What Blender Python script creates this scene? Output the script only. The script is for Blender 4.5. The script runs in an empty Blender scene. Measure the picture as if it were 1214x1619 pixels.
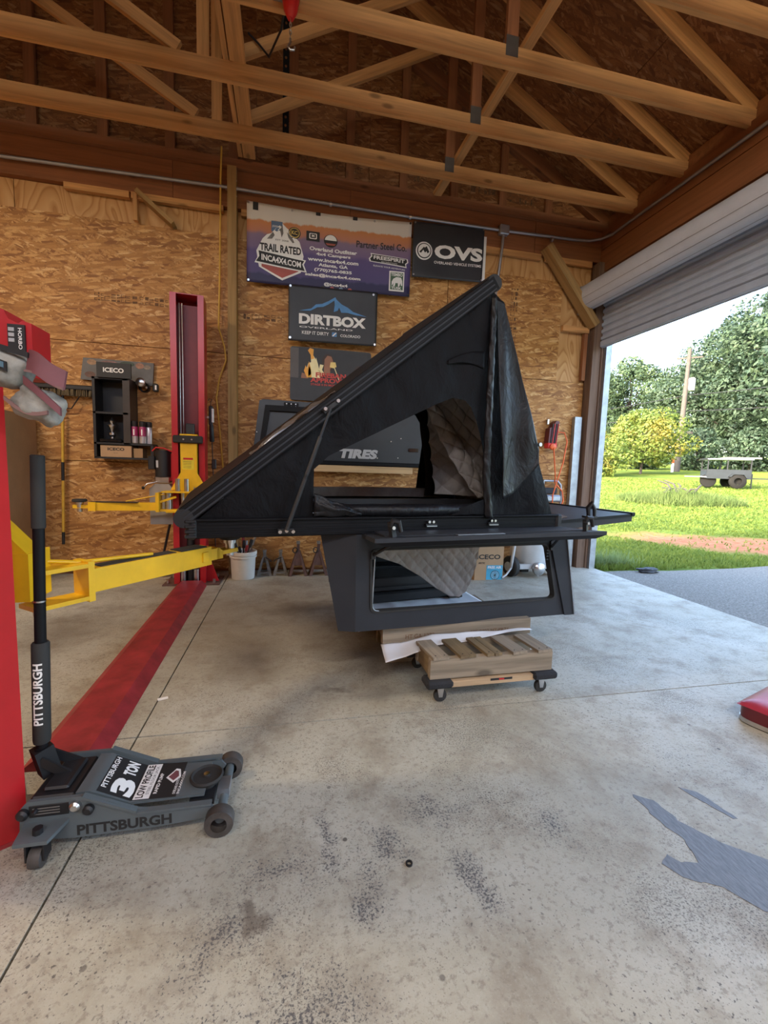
import bpy, bmesh, math, random
from mathutils import Vector, Matrix, noise

random.seed(7)
scene = bpy.context.scene
COL = scene.collection
R = math.radians

# ------------------------------------------------------------------ camera
CAM_H, YAW, PITCH, ROLL, FPX = 1.2472, 0.21453, 0.10124, 0.03244, 685.0
def camera():
    cy, sy, cp, sp = math.cos(YAW), math.sin(YAW), math.cos(PITCH), math.sin(PITCH)
    fwd = Vector((sy*cp, cy*cp, -sp)); r0 = Vector((cy, -sy, 0)); u0 = r0.cross(fwd)
    cr, sr = math.cos(ROLL), math.sin(ROLL)
    r = cr*r0 + sr*u0; u = -sr*r0 + cr*u0
    cd = bpy.data.cameras.new('camera'); co = bpy.data.objects.new('camera', cd); COL.objects.link(co)
    m = Matrix((r, u, -fwd)).transposed().to_4x4(); m.translation = (0, 0, CAM_H)
    co.matrix_world = m
    cd.sensor_fit = 'HORIZONTAL'; cd.sensor_width = 36.0; cd.lens = FPX/1214*36.0
    cd.clip_start = 0.02; cd.clip_end = 500
    scene.camera = co
camera()

# ------------------------------------------------------------------ world, sun, exposure
world = bpy.data.worlds.new('world'); scene.world = world; world.use_nodes = True
wn = world.node_tree; wn.nodes.clear()
wo = wn.nodes.new('ShaderNodeOutputWorld'); wb = wn.nodes.new('ShaderNodeBackground'); ws = wn.nodes.new('ShaderNodeTexSky')
ws.sky_type = 'NISHITA'; ws.sun_disc = False; ws.sun_elevation = R(27); ws.sun_rotation = R(250)
ws.dust_density = 4.0; ws.air_density = 1.0; ws.ozone_density = 1.0
wb.inputs['Strength'].default_value = 0.95
wn.links.new(ws.outputs[0], wb.inputs[0]); wn.links.new(wb.outputs[0], wo.inputs[0])
sd = bpy.data.lights.new('sun', 'SUN'); sd.energy = 6.0; sd.angle = R(1.2); sd.color = (1.0, 0.93, 0.78)
so = bpy.data.objects.new('sun', sd); COL.objects.link(so)
so.rotation_euler = Vector((0.90, 0.16, -0.46)).to_track_quat('-Z', 'Y').to_euler()
scene.view_settings.view_transform = 'Standard'; scene.view_settings.look = 'None'
scene.view_settings.gamma = 1.0; scene.view_settings.use_curve_mapping = False
scene.view_settings.exposure = 1.0

# ------------------------------------------------------------------ helpers
WM = {}
def reg(o, m): WM[o.name] = m.copy()
def tag(o, label=None, cat=None, group=None, kind=None):
    if label: o['label'] = label
    if cat: o['category'] = cat
    if group: o['group'] = group
    if kind: o['kind'] = kind
    return o
def link(o, parent, m):
    COL.objects.link(o)
    if parent is not None:
        o.parent = parent; o.matrix_parent_inverse = WM[parent.name].inverted()
    o.matrix_basis = m; reg(o, m)
    return o
def thing(name, loc, label, cat, group=None, kind=None, parent=None):
    o = bpy.data.objects.new(name, None); o.empty_display_size = 0.1
    link(o, parent, Matrix.Translation(loc)); return tag(o, label, cat, group, kind)

class MB:
    """collects shapes; build() links them as one mesh object"""
    def __init__(s, T=None): s.v = []; s.f = []; s.T = T
    def add(s, vs, fs):
        n = len(s.v)
        for v in vs:
            v = Vector(v); s.v.append(s.T @ v if s.T else v)
        s.f += [tuple(i+n for i in f) for f in fs]; return s
    def box(s, a, b, bev=0.0):
        x0, y0, z0 = (min(a[i], b[i]) for i in range(3)); x1, y1, z1 = (max(a[i], b[i]) for i in range(3))
        bev = min(bev, (x1-x0)*.45, (y1-y0)*.45, (z1-z0)*.45)
        if bev <= 0:
            return s.add([(x0,y0,z0),(x1,y0,z0),(x1,y1,z0),(x0,y1,z0),(x0,y0,z1),(x1,y0,z1),(x1,y1,z1),(x0,y1,z1)],
                  [(0,3,2,1),(4,5,6,7),(0,1,5,4),(1,2,6,5),(2,3,7,6),(3,0,4,7)])
        bm = bmesh.new(); bmesh.ops.create_cube(bm, size=1)
        for v in bm.verts: v.co = Vector(((x0+x1)/2+v.co.x*(x1-x0), (y0+y1)/2+v.co.y*(y1-y0), (z0+z1)/2+v.co.z*(z1-z0)))
        bmesh.ops.bevel(bm, geom=bm.edges[:], offset=bev, segments=1, affect='EDGES')
        return s.bm(bm)
    def bm(s, bm):
        bm.verts.index_update()
        s.add([v.co.copy() for v in bm.verts], [tuple(v.index for v in f.verts) for f in bm.faces]); bm.free(); return s
    def bar(s, p0, p1, w, h, up=(0,0,1)):
        p0, p1 = Vector(p0), Vector(p1); d = (p1-p0).normalized(); up = Vector(up)
        if abs(d.dot(up)) > .99: up = Vector((0,1,0))
        sd = d.cross(up).normalized(); u = sd.cross(d)
        vs = []
        for p in (p0, p1):
            for a, b in ((-1,-1),(1,-1),(1,1),(-1,1)): vs.append(p+sd*a*w/2+u*b*h/2)
        return s.add(vs, [(0,3,2,1),(4,5,6,7),(0,1,5,4),(1,2,6,5),(2,3,7,6),(3,0,4,7)])
    def cyl(s, p0, p1, r0, r1=None, n=20, cap=True):
        return s.tube([p0, p1], [r0, r0 if r1 is None else r1], n, cap)
    def tube(s, pts, r, n=10, cap=True):
        pts = [Vector(p) for p in pts]; k = len(pts)
        rs = r if isinstance(r, (list, tuple)) else [r]*k
        vs = []; fs = []
        t = (pts[1]-pts[0]).normalized()
        ref = Vector((0,0,1)) if abs(t.z) < .9 else Vector((1,0,0))
        a = t.cross(ref).normalized()
        for i, p in enumerate(pts):
            if i == 0: t = pts[1]-pts[0]
            elif i == k-1: t = pts[-1]-pts[-2]
            else: t = (pts[i+1]-pts[i]).normalized()+(pts[i]-pts[i-1]).normalized()
            if t.length < 1e-9: t = pts[i]-pts[i-1]
            if t.length < 1e-9: t = Vector((0,0,1))
            t.normalize(); a = (a - t*a.dot(t))
            if a.length < 1e-6: a = t.orthogonal()
            a.normalize(); b = t.cross(a)
            for j in range(n):
                q = 2*math.pi*j/n; vs.append(p+(a*math.cos(q)+b*math.sin(q))*rs[i])
        for i in range(k-1):
            for j in range(n):
                fs.append((i*n+j, i*n+(j+1) % n, (i+1)*n+(j+1) % n, (i+1)*n+j))
        if cap: fs += [tuple(range(n-1, -1, -1)), tuple((k-1)*n+j for j in range(n))]
        return s.add(vs, fs)
    def lathe(s, c, prof, axis=(0,0,1), n=28, cap=True):
        c = Vector(c); axis = Vector(axis).normalized()
        return s.tube([c+axis*h + axis*(1e-5*i) for i, (r, h) in enumerate(prof)], [max(r, 1e-4) for r, h in prof], n, cap) if all(
            prof[i+1][1] >= prof[i][1] for i in range(len(prof)-1)) else s._lathe(c, prof, axis, n)
    def _lathe(s, c, prof, axis, n):
        a = axis.orthogonal().normalized(); b = axis.cross(a); vs = []; fs = []
        for r, h in prof:
            for j in range(n):
                q = 2*math.pi*j/n; vs.append(c+axis*h+(a*math.cos(q)+b*math.sin(q))*max(r, 1e-4))
        for i in range(len(prof)-1):
            for j in range(n): fs.append((i*n+j, i*n+(j+1) % n, (i+1)*n+(j+1) % n, (i+1)*n+j))
        return s.add(vs, fs)
    def prism(s, poly, vec):
        """planar polygon (3d points) extruded along vec"""
        vec = Vector(vec); p = [Vector(q) for q in poly]; n = len(p)
        return s.add(p+[q+vec for q in p], [tuple(range(n)), tuple(range(2*n-1, n-1, -1))]+[(i, i+n, (i+1) % n+n, (i+1) % n) for i in range(n)])
    def plate(s, outer, holes, conv, vec):
        """2d outline with holes; conv maps (a,b) to 3d; thickened along vec"""
        bm = bmesh.new(); es = []
        for loop in [outer]+list(holes):
            vv = [bm.verts.new(Vector(conv(*q))) for q in loop]
            es += [bm.edges.new((vv[i], vv[(i+1) % len(vv)])) for i in range(len(vv))]
        bmesh.ops.triangle_fill(bm, use_beauty=True, use_dissolve=False, edges=es)
        r = bmesh.ops.extrude_face_region(bm, geom=bm.faces[:])
        bmesh.ops.translate(bm, verts=[e for e in r['geom'] if isinstance(e, bmesh.types.BMVert)], vec=Vector(vec))
        bmesh.ops.recalc_face_normals(bm, faces=bm.faces[:])
        return s.bm(bm)
    def grid(s, fn, nu, nv, thick=0.0, tv=(0,0,0)):
        vs = [Vector(fn(i/nu, j/nv)) for j in range(nv+1) for i in range(nu+1)]
        w = nu+1; fs = [(j*w+i, j*w+i+1, (j+1)*w+i+1, (j+1)*w+i) for j in range(nv) for i in range(nu)]
        if thick:
            k = len(vs); tv = Vector(tv)*thick
            fs2 = [tuple(reversed([i+k for i in f])) for f in fs]; vs = vs+[v+tv for v in vs]
            rim = [i for i in range(w)]+[j*w+nu for j in range(1, nv+1)]+[nv*w+i for i in range(nu-1, -1, -1)]+[j*w for j in range(nv-1, 0, -1)]
            fs = fs+fs2+[(rim[(i+1) % len(rim)], rim[i], rim[i]+k, rim[(i+1) % len(rim)]+k) for i in range(len(rim))]
        return s.add(vs, fs)
    def mesh(s, name, c=None):
        me = bpy.data.meshes.new(name)
        me.from_pydata([v-c for v in s.v] if c else s.v, [], s.f); me.update(); return me
    def build(s, name, mat, parent=None, smooth=False, fix=True, origin=None):
        lo = Vector((min(v[i] for v in s.v) for i in range(3))); hi = Vector((max(v[i] for v in s.v) for i in range(3)))
        c = (lo+hi)/2
        if parent is None: c.z = lo.z
        if origin is not None: c = Vector(origin)
        me = s.mesh(name, c)
        if fix:
            bm = bmesh.new(); bm.from_mesh(me); bmesh.ops.recalc_face_normals(bm, faces=bm.faces[:]); bm.to_mesh(me); bm.free()
        me.materials.append(mat)
        if smooth:
            me.polygons.foreach_set('use_smooth', [True]*len(me.polygons))
            if smooth != 'all' : me.set_sharp_from_angle(angle=R(38))
        return link(bpy.data.objects.new(name, me), parent, Matrix.Translation(c))

def bx(name, a, b, mat, parent=None, bev=0.0): return MB().box(a, b, bev).build(name, mat, parent)
def rod(name, pts, r, mat, parent=None, n=10): return MB().tube(pts, r, n).build(name, mat, parent, smooth=True)
MEMBER = {}
def member(name, p0, p1, w, h, mat, parent=None, up=(0,0,1), bev=0.0):
    """straight piece with local X along its length (grain follows it)"""
    p0, p1 = Vector(p0), Vector(p1); L = (p1-p0).length; d = (p1-p0).normalized(); up = Vector(up)
    if abs(d.dot(up)) > .99: up = Vector((0,1,0))
    y = up.cross(d).normalized(); z = d.cross(y)
    key = (round(L, 3), round(w, 4), round(h, 4), mat.name)
    if key not in MEMBER:
        me = MB().box((-L/2,-w/2,-h/2), (L/2,w/2,h/2), bev).mesh(name); me.materials.append(mat); MEMBER[key] = me
    m = Matrix((d, y, z)).transposed().to_4x4(); m.translation = (p0+p1)/2
    return link(bpy.data.objects.new(name, MEMBER[key]), parent, m)
def rrect(x0, z0, x1, z1, r, n=5):
    o = []
    for cx, cz, a in ((x1-r, z0+r, -90), (x1-r, z1-r, 0), (x0+r, z1-r, 90), (x0+r, z0+r, 180)):
        for i in range(n+1):
            q = R(a+90*i/n); o.append((cx+r*math.cos(q), cz+r*math.sin(q)))
    return o
def rpoly(pts, r, n=5):
    """round the corners of a convex 2d polygon"""
    o = []; k = len(pts)
    for i in range(k):
        p = Vector(pts[i]); a = (Vector(pts[i-1])-p); b = (Vector(pts[(i+1) % k])-p)
        rr = min(r, a.length*.45, b.length*.45); pa = p+a.normalized()*rr; pb = p+b.normalized()*rr
        for j in range(n+1):
            t = j/n; o.append(tuple(pa*(1-t)**2+p*2*t*(1-t)+pb*t*t))
    return o

_tc = {}
def text_mesh(s, bold=0.0):
    """2d triangles of a string, normalised to 0..1 in both axes"""
    key = (s, bold)
    if key in _tc: return _tc[key]
    cu = bpy.data.curves.new('lettering', 'FONT'); cu.body = s; cu.size = 1.0; cu.offset = bold; cu.resolution_u = 3
    ob = bpy.data.objects.new('lettering', cu); COL.objects.link(ob)
    bpy.context.view_layer.update()
    me = bpy.data.meshes.new_from_object(ob.evaluated_get(bpy.context.evaluated_depsgraph_get()))
    vs = [v.co.copy() for v in me.vertices]; fs = [tuple(p.vertices) for p in me.polygons]
    bpy.data.objects.remove(ob); bpy.data.curves.remove(cu); bpy.data.meshes.remove(me)
    x0 = min(v.x for v in vs); x1 = max(v.x for v in vs); y0 = min(v.y for v in vs); y1 = max(v.y for v in vs)
    r = ([((v.x-x0)/(x1-x0), (v.y-y0)/(y1-y0)) for v in vs], fs); _tc[key] = r; return r
def refine(vs, fs, thr, rounds=4):
    bm = bmesh.new(); vv = [bm.verts.new((a, b, 0)) for a, b in vs]
    for f in fs:
        try: bm.faces.new([vv[i] for i in f])
        except ValueError: pass
    bmesh.ops.triangulate(bm, faces=bm.faces[:])
    for _ in range(rounds):
        lg = [e for e in bm.edges if e.calc_length() > thr]
        if not lg: break
        bmesh.ops.subdivide_edges(bm, edges=lg, cuts=1); bmesh.ops.triangulate(bm, faces=[f for f in bm.faces if len(f.verts) > 3])
    bm.verts.index_update(); r = ([(v.co.x, v.co.y) for v in bm.verts], [tuple(v.index for v in f.verts) for f in bm.faces]); bm.free(); return r
def lettering(s, mat, parent, conv, x0, y0, x1, y1, bold=0.0, name='lettering', shear=0.0):
    """flat print filling the 2d box; conv maps 2d to 3d"""
    vs, fs = text_mesh(s, bold); m = MB()
    if name == 'banner_text': k = len(s)*.6; vs, fs = refine([(a*k, b) for a, b in vs], fs, .4, 2); vs = [(a/k, b) for a, b in vs]
    m.add([conv(x0+a*(x1-x0)+shear*b*(y1-y0), y0+b*(y1-y0)) for a, b in vs], fs)
    return m.build(name, mat, parent, fix=False)
def flat(poly, mat, parent, conv, name='print'):
    bm = bmesh.new(); bm.faces.new([bm.verts.new((a, b, 0)) for a, b in poly]); bmesh.ops.triangulate(bm, faces=bm.faces[:])
    for _ in range(5):
        lg = [e for e in bm.edges if e.calc_length() > .035]
        if not lg: break
        bmesh.ops.subdivide_edges(bm, edges=lg, cuts=1); bmesh.ops.triangulate(bm, faces=[f for f in bm.faces if len(f.verts) > 3])
    bm.verts.index_update()
    m = MB(); m.add([conv(v.co.x, v.co.y) for v in bm.verts], [tuple(v.index for v in f.verts) for f in bm.faces]); bm.free(); return m.build(name, mat, parent, fix=False)
def circ(cx, cy, rx, ry=None, n=20, a0=0, a1=360):
    ry = ry or rx; return [(cx+rx*math.cos(R(a0+(a1-a0)*i/n)), cy+ry*math.sin(R(a0+(a1-a0)*i/n))) for i in range(n + (0 if a1-a0 == 360 else 1))]

# ------------------------------------------------------------------ materials
class NT:
    def __init__(s, name):
        s.m = bpy.data.materials.new(name); s.m.use_nodes = True; s.t = s.m.node_tree; s.t.nodes.clear()
        s.out = s.n('ShaderNodeOutputMaterial'); s.b = s.n('ShaderNodeBsdfPrincipled'); s.l(s.b.outputs[0], s.out.inputs[0])
    def n(s, typ, **kw):
        x = s.t.nodes.new(typ)
        for k, v in kw.items():
            if hasattr(x, k): setattr(x, k, v)
        return x
    def l(s, a, b): s.t.links.new(a, b)
    def set(s, x, **kw):
        for k, v in kw.items():
            x.inputs[k.replace('_', ' ')].default_value = v
        return x
    def coords(s, kind='Object', loc=(0,0,0), rot=(0,0,0), scale=(1,1,1), rnd=False):
        if kind == 'World': c = s.n('ShaderNodeNewGeometry').outputs['Position']
        else: c = s.n('ShaderNodeTexCoord').outputs[kind]
        if rnd:
            oi = s.n('ShaderNodeObjectInfo'); ad = s.n('ShaderNodeVectorMath', operation='ADD'); ml = s.n('ShaderNodeMath', operation='MULTIPLY')
            ml.inputs[1].default_value = 37.0; s.l(oi.outputs['Random'], ml.inputs[0]); s.l(c, ad.inputs[0]); s.l(ml.outputs[0], ad.inputs[1]); c = ad.outputs[0]
        mp = s.n('ShaderNodeMapping'); mp.inputs['Location'].default_value = loc; mp.inputs['Rotation'].default_value = rot; mp.inputs['Scale'].default_value = scale
        s.l(c, mp.inputs[0]); return mp.outputs[0]
    def noise(s, co, scale, detail=4, rough=.55, dist=0.0):
        x = s.n('ShaderNodeTexNoise'); s.set(x, Scale=scale, Detail=detail, Roughness=rough, Distortion=dist); s.l(co, x.inputs['Vector']); return x.outputs['Fac']
    def vor(s, co, scale, out='Color', feature='F1', rand=1.0):
        x = s.n('ShaderNodeTexVoronoi', feature=feature); s.set(x, Scale=scale, Randomness=rand); s.l(co, x.inputs['Vector']); return x.outputs[out]
    def ramp(s, fac, stops, interp='LINEAR'):
        x = s.n('ShaderNodeValToRGB'); x.color_ramp.interpolation = interp; e = x.color_ramp.elements
        while len(e) < len(stops): e.new(.5)
        for i, (p, c) in enumerate(stops):
            e[i].position = p; e[i].color = (c, c, c, 1) if isinstance(c, (int, float)) else (*c, 1)
        s.l(fac, x.inputs[0]); return x.outputs[0]
    def mix(s, fac, a, b, blend='MIX'):
        x = s.n('ShaderNodeMix', data_type='RGBA', blend_type=blend)
        for v, i in ((fac, 0), (a, 6), (b, 7)):
            if isinstance(v, (int, float)): x.inputs[i].default_value = v
            elif isinstance(v, tuple): x.inputs[i].default_value = (*v, 1)
            else: s.l(v, x.inputs[i])
        return x.outputs[2]
    def math(s, op, a, b=None, c=None, clamp=False):
        x = s.n('ShaderNodeMath', operation=op); x.use_clamp = clamp
        for i, v in enumerate((a, b, c)):
            if v is None: continue
            if isinstance(v, (int, float)): x.inputs[i].default_value = v
            else: s.l(v, x.inputs[i])
        return x.outputs[0]
    def bump(s, h, strength=.3, dist=.01):
        x = s.n('ShaderNodeBump'); s.set(x, Strength=strength, Distance=dist); s.l(h, x.inputs['Height']); s.l(x.outputs[0], s.b.inputs['Normal'])
    def col(s, c):
        if isinstance(c, tuple): s.b.inputs['Base Color'].default_value = (*c, 1)
        else: s.l(c, s.b.inputs['Base Color'])
    def p(s, rough=.5, metal=0.0, spec=.5, **kw):
        s.b.inputs['Metallic'].default_value = metal; s.b.inputs['Specular IOR Level'].default_value = spec
        if isinstance(rough, (int, float)): s.b.inputs['Roughness'].default_value = rough
        else: s.l(rough, s.b.inputs['Roughness'])
        for k, v in kw.items(): s.b.inputs[k].default_value = v
        return s.m
def paint(name, c, rough=.45, metal=0.0, var=.18, scale=6.0, bump=0.0, bscale=60.0, spec=.5):
    t = NT(name); co = t.coords(); f = t.noise(co, scale, 5, .6)
    d = tuple(x*(1-var) for x in c); e = tuple(min(1, x*(1+var)) for x in c)
    t.col(t.ramp(f, [(.3, d), (.7, e)]))
    if bump: t.bump(t.noise(t.coords(), bscale, 3), bump, .004)
    return t.p(rough, metal, spec)
def wood(name, c, axis='X', rough=.7, dark=.55, knots=True, sc=1.0, rnd=True):
    t = NT(name); i = 'XYZ'.index(axis)
    s1 = [22.0*sc]*3; s1[i] = 1.1*sc; s2 = [70.0*sc]*3; s2[i] = 2.5*sc; s3 = [5.0]*3; s3[i] = 2.0
    f1 = t.noise(t.coords(scale=tuple(s1), rnd=rnd), 1.0, 3, .6, .6); f2 = t.noise(t.coords(scale=tuple(s2), rnd=rnd), 1.0, 2)
    dk = tuple(x*dark for x in c); lt = tuple(min(1, x*1.18) for x in c)
    k = t.mix(t.math('MULTIPLY', f2, .5), t.ramp(f1, [(.3, dk), (.55, c), (.75, lt)]), tuple(x*.6 for x in c))
    if knots:
        d = t.vor(t.coords(scale=tuple(s3), rnd=rnd), 1.0, 'Distance'); k = t.mix(t.ramp(d, [(.06, .85), (.13, 0)]), k, tuple(x*.28 for x in c))
    big = t.noise(t.coords(rnd=rnd), 1.3, 2); k = t.mix(t.ramp(big, [(.35, .0), (.75, .35)]), k, tuple(x*.62 for x in c))
    t.col(k); t.bump(f2, .15, .004); return t.p(rough, 0, .3)
def osb(name, plane='XZ', tone=1.0, warm=1.0, rot=0.0):
    t = NT(name); rgb = lambda r, g, b: (r*tone, g*tone*warm, b*tone*warm)
    cur = None
    for k, a in enumerate((1.75, -.7, 1.0, -.95, .6, -.4, .15)):
        st = ((8.5, 8.5, 42.0), (6, 6, 26), (13, 13, 60))[k % 3] if plane == 'XZ' else ((8.5, 42.0, 8.5), (6, 26, 6), (13, 60, 13))[k % 3]
        ro = (0, a, 0) if plane == 'XZ' else (0, 0, a)
        mp = t.coords(loc=(k*3.1, k*1.7, k*2.3), rot=ro)
        m2 = t.n('ShaderNodeMapping'); m2.inputs['Scale'].default_value = st; t.l(mp, m2.inputs[0])
        wob = t.n('ShaderNodeTexNoise'); t.set(wob, Scale=2.0, Detail=1.0); t.l(m2.outputs[0], wob.inputs['Vector'])
        ad = t.n('ShaderNodeVectorMath', operation='MULTIPLY_ADD'); ad.inputs[1].default_value = (.5, .5, .5); t.l(wob.outputs['Color'], ad.inputs[0]); t.l(m2.outputs[0], ad.inputs[2])
        v = t.n('ShaderNodeTexVoronoi'); t.set(v, Scale=1.0); t.l(ad.outputs[0], v.inputs['Vector'])
        sp = t.n('ShaderNodeSeparateColor'); t.l(v.outputs['Color'], sp.inputs[0])
        c = t.ramp(sp.outputs[0], [(0, rgb(.24, .095, .025)), (.25, rgb(.41, .185, .05)), (.6, rgb(.53, .262, .078)), (.9, rgb(.66, .37, .13)), (1, rgb(.74, .46, .20))])
        dk = t.ramp(v.outputs['Distance'], [(.45, 0), (.75, .55)]); c = t.mix(dk, c, rgb(.30, .13, .04))
        cur = c if cur is None else t.mix(t.math('GREATER_THAN', sp.outputs[1], .52), cur, c)
    fine = t.noise(t.coords(scale=(1, 1, 1)), 90, 2); cur = t.mix(t.ramp(fine, [(.35, .25), (.6, 0)]), cur, rgb(.28, .12, .04))
    sp2 = t.vor(t.coords(scale=(14, 14, 26) if plane == 'XZ' else (14, 26, 14)), 1.0, 'Distance'); cur = t.mix(t.ramp(sp2, [(.05, .7), (.11, 0)]), cur, rgb(.10, .045, .02))
    t.col(cur); t.bump(fine, .2, .004); return t.p(.62, 0, .35)

M = {}
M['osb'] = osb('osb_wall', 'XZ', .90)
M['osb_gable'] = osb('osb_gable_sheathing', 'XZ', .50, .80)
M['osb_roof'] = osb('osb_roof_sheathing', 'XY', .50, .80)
M['lumber'] = wood('pine_lumber', (.68, .345, .125))
M['lumber_pale'] = wood('pale_pine', (.62, .42, .22), knots=False)
M['header'] = wood('brown_header_boards', (.30, .115, .045), dark=.7)
M['post'] = wood('treated_post', (.40, .24, .09), axis='X')
M['pallet'] = wood('weathered_pallet_wood', (.33, .265, .19), sc=1.3)
M['pallet_dark'] = wood('brown_pallet_boards', (.24, .17, .09), sc=1.3)
M['dolly_wood'] = wood('dolly_plank', (.66, .46, .27), knots=False)
def plywood():
    t = NT('plywood'); co = t.coords(scale=(1.6, 1.6, .55), rnd=True)
    n = t.noise(co, 1.6, 2, .45, .6); w = t.math('FRACT', t.math('MULTIPLY', n, 13.0)); fine = t.noise(t.coords(scale=(60, 60, 3), rnd=True), 1.0, 2)
    c = t.ramp(w, [(0, (.36, .165, .05)), (.25, (.50, .27, .10)), (.8, (.58, .34, .145)), (1, (.42, .21, .07))]); c = t.mix(t.math('MULTIPLY', fine, .35), c, (.40, .20, .07)); t.col(c); return t.p(.6, 0, .3)
M['plywood'] = plywood()
M['red'] = paint('red_lift_paint', (.42, .012, .018), .32, var=.10)
M['red_dull'] = paint('worn_red_paint', (.27, .022, .028), .5, var=.35, scale=9)
M['yellow'] = paint('yellow_lift_paint', (.78, .46, .012), .38, var=.12)
M['black'] = paint('black_plastic', (.011, .011, .013), .5)
M['rubber'] = paint('black_rubber', (.022, .021, .02), .8, bump=.2)
M['black_metal'] = paint('black_powder_coat', (.006, .006, .0075), .5, var=.12, bump=.1, bscale=300, spec=.18)
M['charcoal'] = paint('charcoal_powder_coat', (.030, .032, .038), .5, var=.08, bump=.1, bscale=300, spec=.22)
M['dark_inside'] = paint('dark_panel', (.012, .012, .014), .5)
M['grey_jack'] = paint('slate_grey_paint', (.095, .115, .125), .38, var=.12)
M['steel'] = paint('bare_steel', (.55, .55, .56), .28, 1.0, var=.15, scale=20)
M['galv'] = paint('galvanised_steel', (.34, .36, .39), .45, .8, var=.2, scale=12)
M['pipe'] = paint('grey_conduit', (.36, .36, .38), .4, .6, var=.12)
M['white_plastic'] = paint('white_plastic', (.66, .63, .58), .45, var=.08)
M['white'] = paint('white_print', (.78, .77, .75), .6, var=.04)
M['grey_print'] = paint('grey_print', (.42, .42, .43), .6, var=.05)
M['black_print'] = paint('black_print', (.015, .015, .016), .6, var=.05)
M['carton'] = paint('brown_cardboard', (.42, .27, .15), .8, var=.1, scale=3)
M['carton_dark'] = paint('old_cardboard', (.33, .20, .10), .8, var=.15, scale=3)
M['cloud_grey'] = paint('pale_grey_paint', (.46, .47, .47), .45, var=.1)
M['orange'] = paint('orange_cable', (.75, .12, .02), .45)
M['red_plastic'] = paint('red_plastic', (.55, .02, .02), .35)
M['yellow_cord'] = paint('yellow_cord', (.62, .36, .05), .5)
M['rust'] = paint('rusty_brown_paint', (.115, .062, .052), .6, var=.3, scale=14)
M['grey_stand'] = paint('worn_grey_paint', (.16, .15, .14), .5, var=.35, scale=18)
M['foam'] = paint('white_foam_sheet', (.74, .75, .77), .75, var=.05, bump=.25, bscale=30)
M['suede'] = paint('grey_suede', (.26, .25, .225), .9, var=.5, scale=14, bump=.3, bscale=120)
M['maroon'] = paint('maroon_leather', (.17, .055, .065), .65, var=.18)
M['glass_dark'] = paint('dark_glass', (.01, .011, .013), .08)
def fabric(name, c, rough=.62, sheen=.3):
    t = NT(name); n = t.noise(t.coords(scale=(1, 1, .6)), 9, 4, .6, .5); t.col(t.ramp(n, [(.3, tuple(x*.8 for x in c)), (.7, tuple(x*1.2 for x in c))]))
    w = t.noise(t.coords(), 420, 2); b1 = t.n('ShaderNodeBump'); t.set(b1, Strength=.55, Distance=.03); t.l(n, b1.inputs['Height'])
    b2 = t.n('ShaderNodeBump'); t.set(b2, Strength=.15, Distance=.002); t.l(w, b2.inputs['Height']); t.l(b1.outputs[0], b2.inputs['Normal']); t.l(b2.outputs[0], t.b.inputs['Normal'])
    return t.p(rough, 0, .14 if max(c) < .0075 and rough > .5 else .3)
M['tent'] = fabric('black_tent_canvas', (.0045, .0044, .0058), .6)
M['tent_shiny'] = fabric('black_coated_flap', (.006, .0062, .008), .42)
M['quilt'] = fabric('grey_quilted_liner', (.30, .28, .265), .8)
M['quilt_dark'] = fabric('charcoal_quilted_liner', (.10, .098, .105), .7)

# ================================================================== the setting
WALL_Y, XR, XL, YF = 5.166, 3.87, -5.27, -4.6
RIDGE_X = -.70
def roof_z(x): return 4.49 + .52*(3.87-x) if x >= RIDGE_X else 4.49 + .52*(x-(2*RIDGE_X-3.87))

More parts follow.
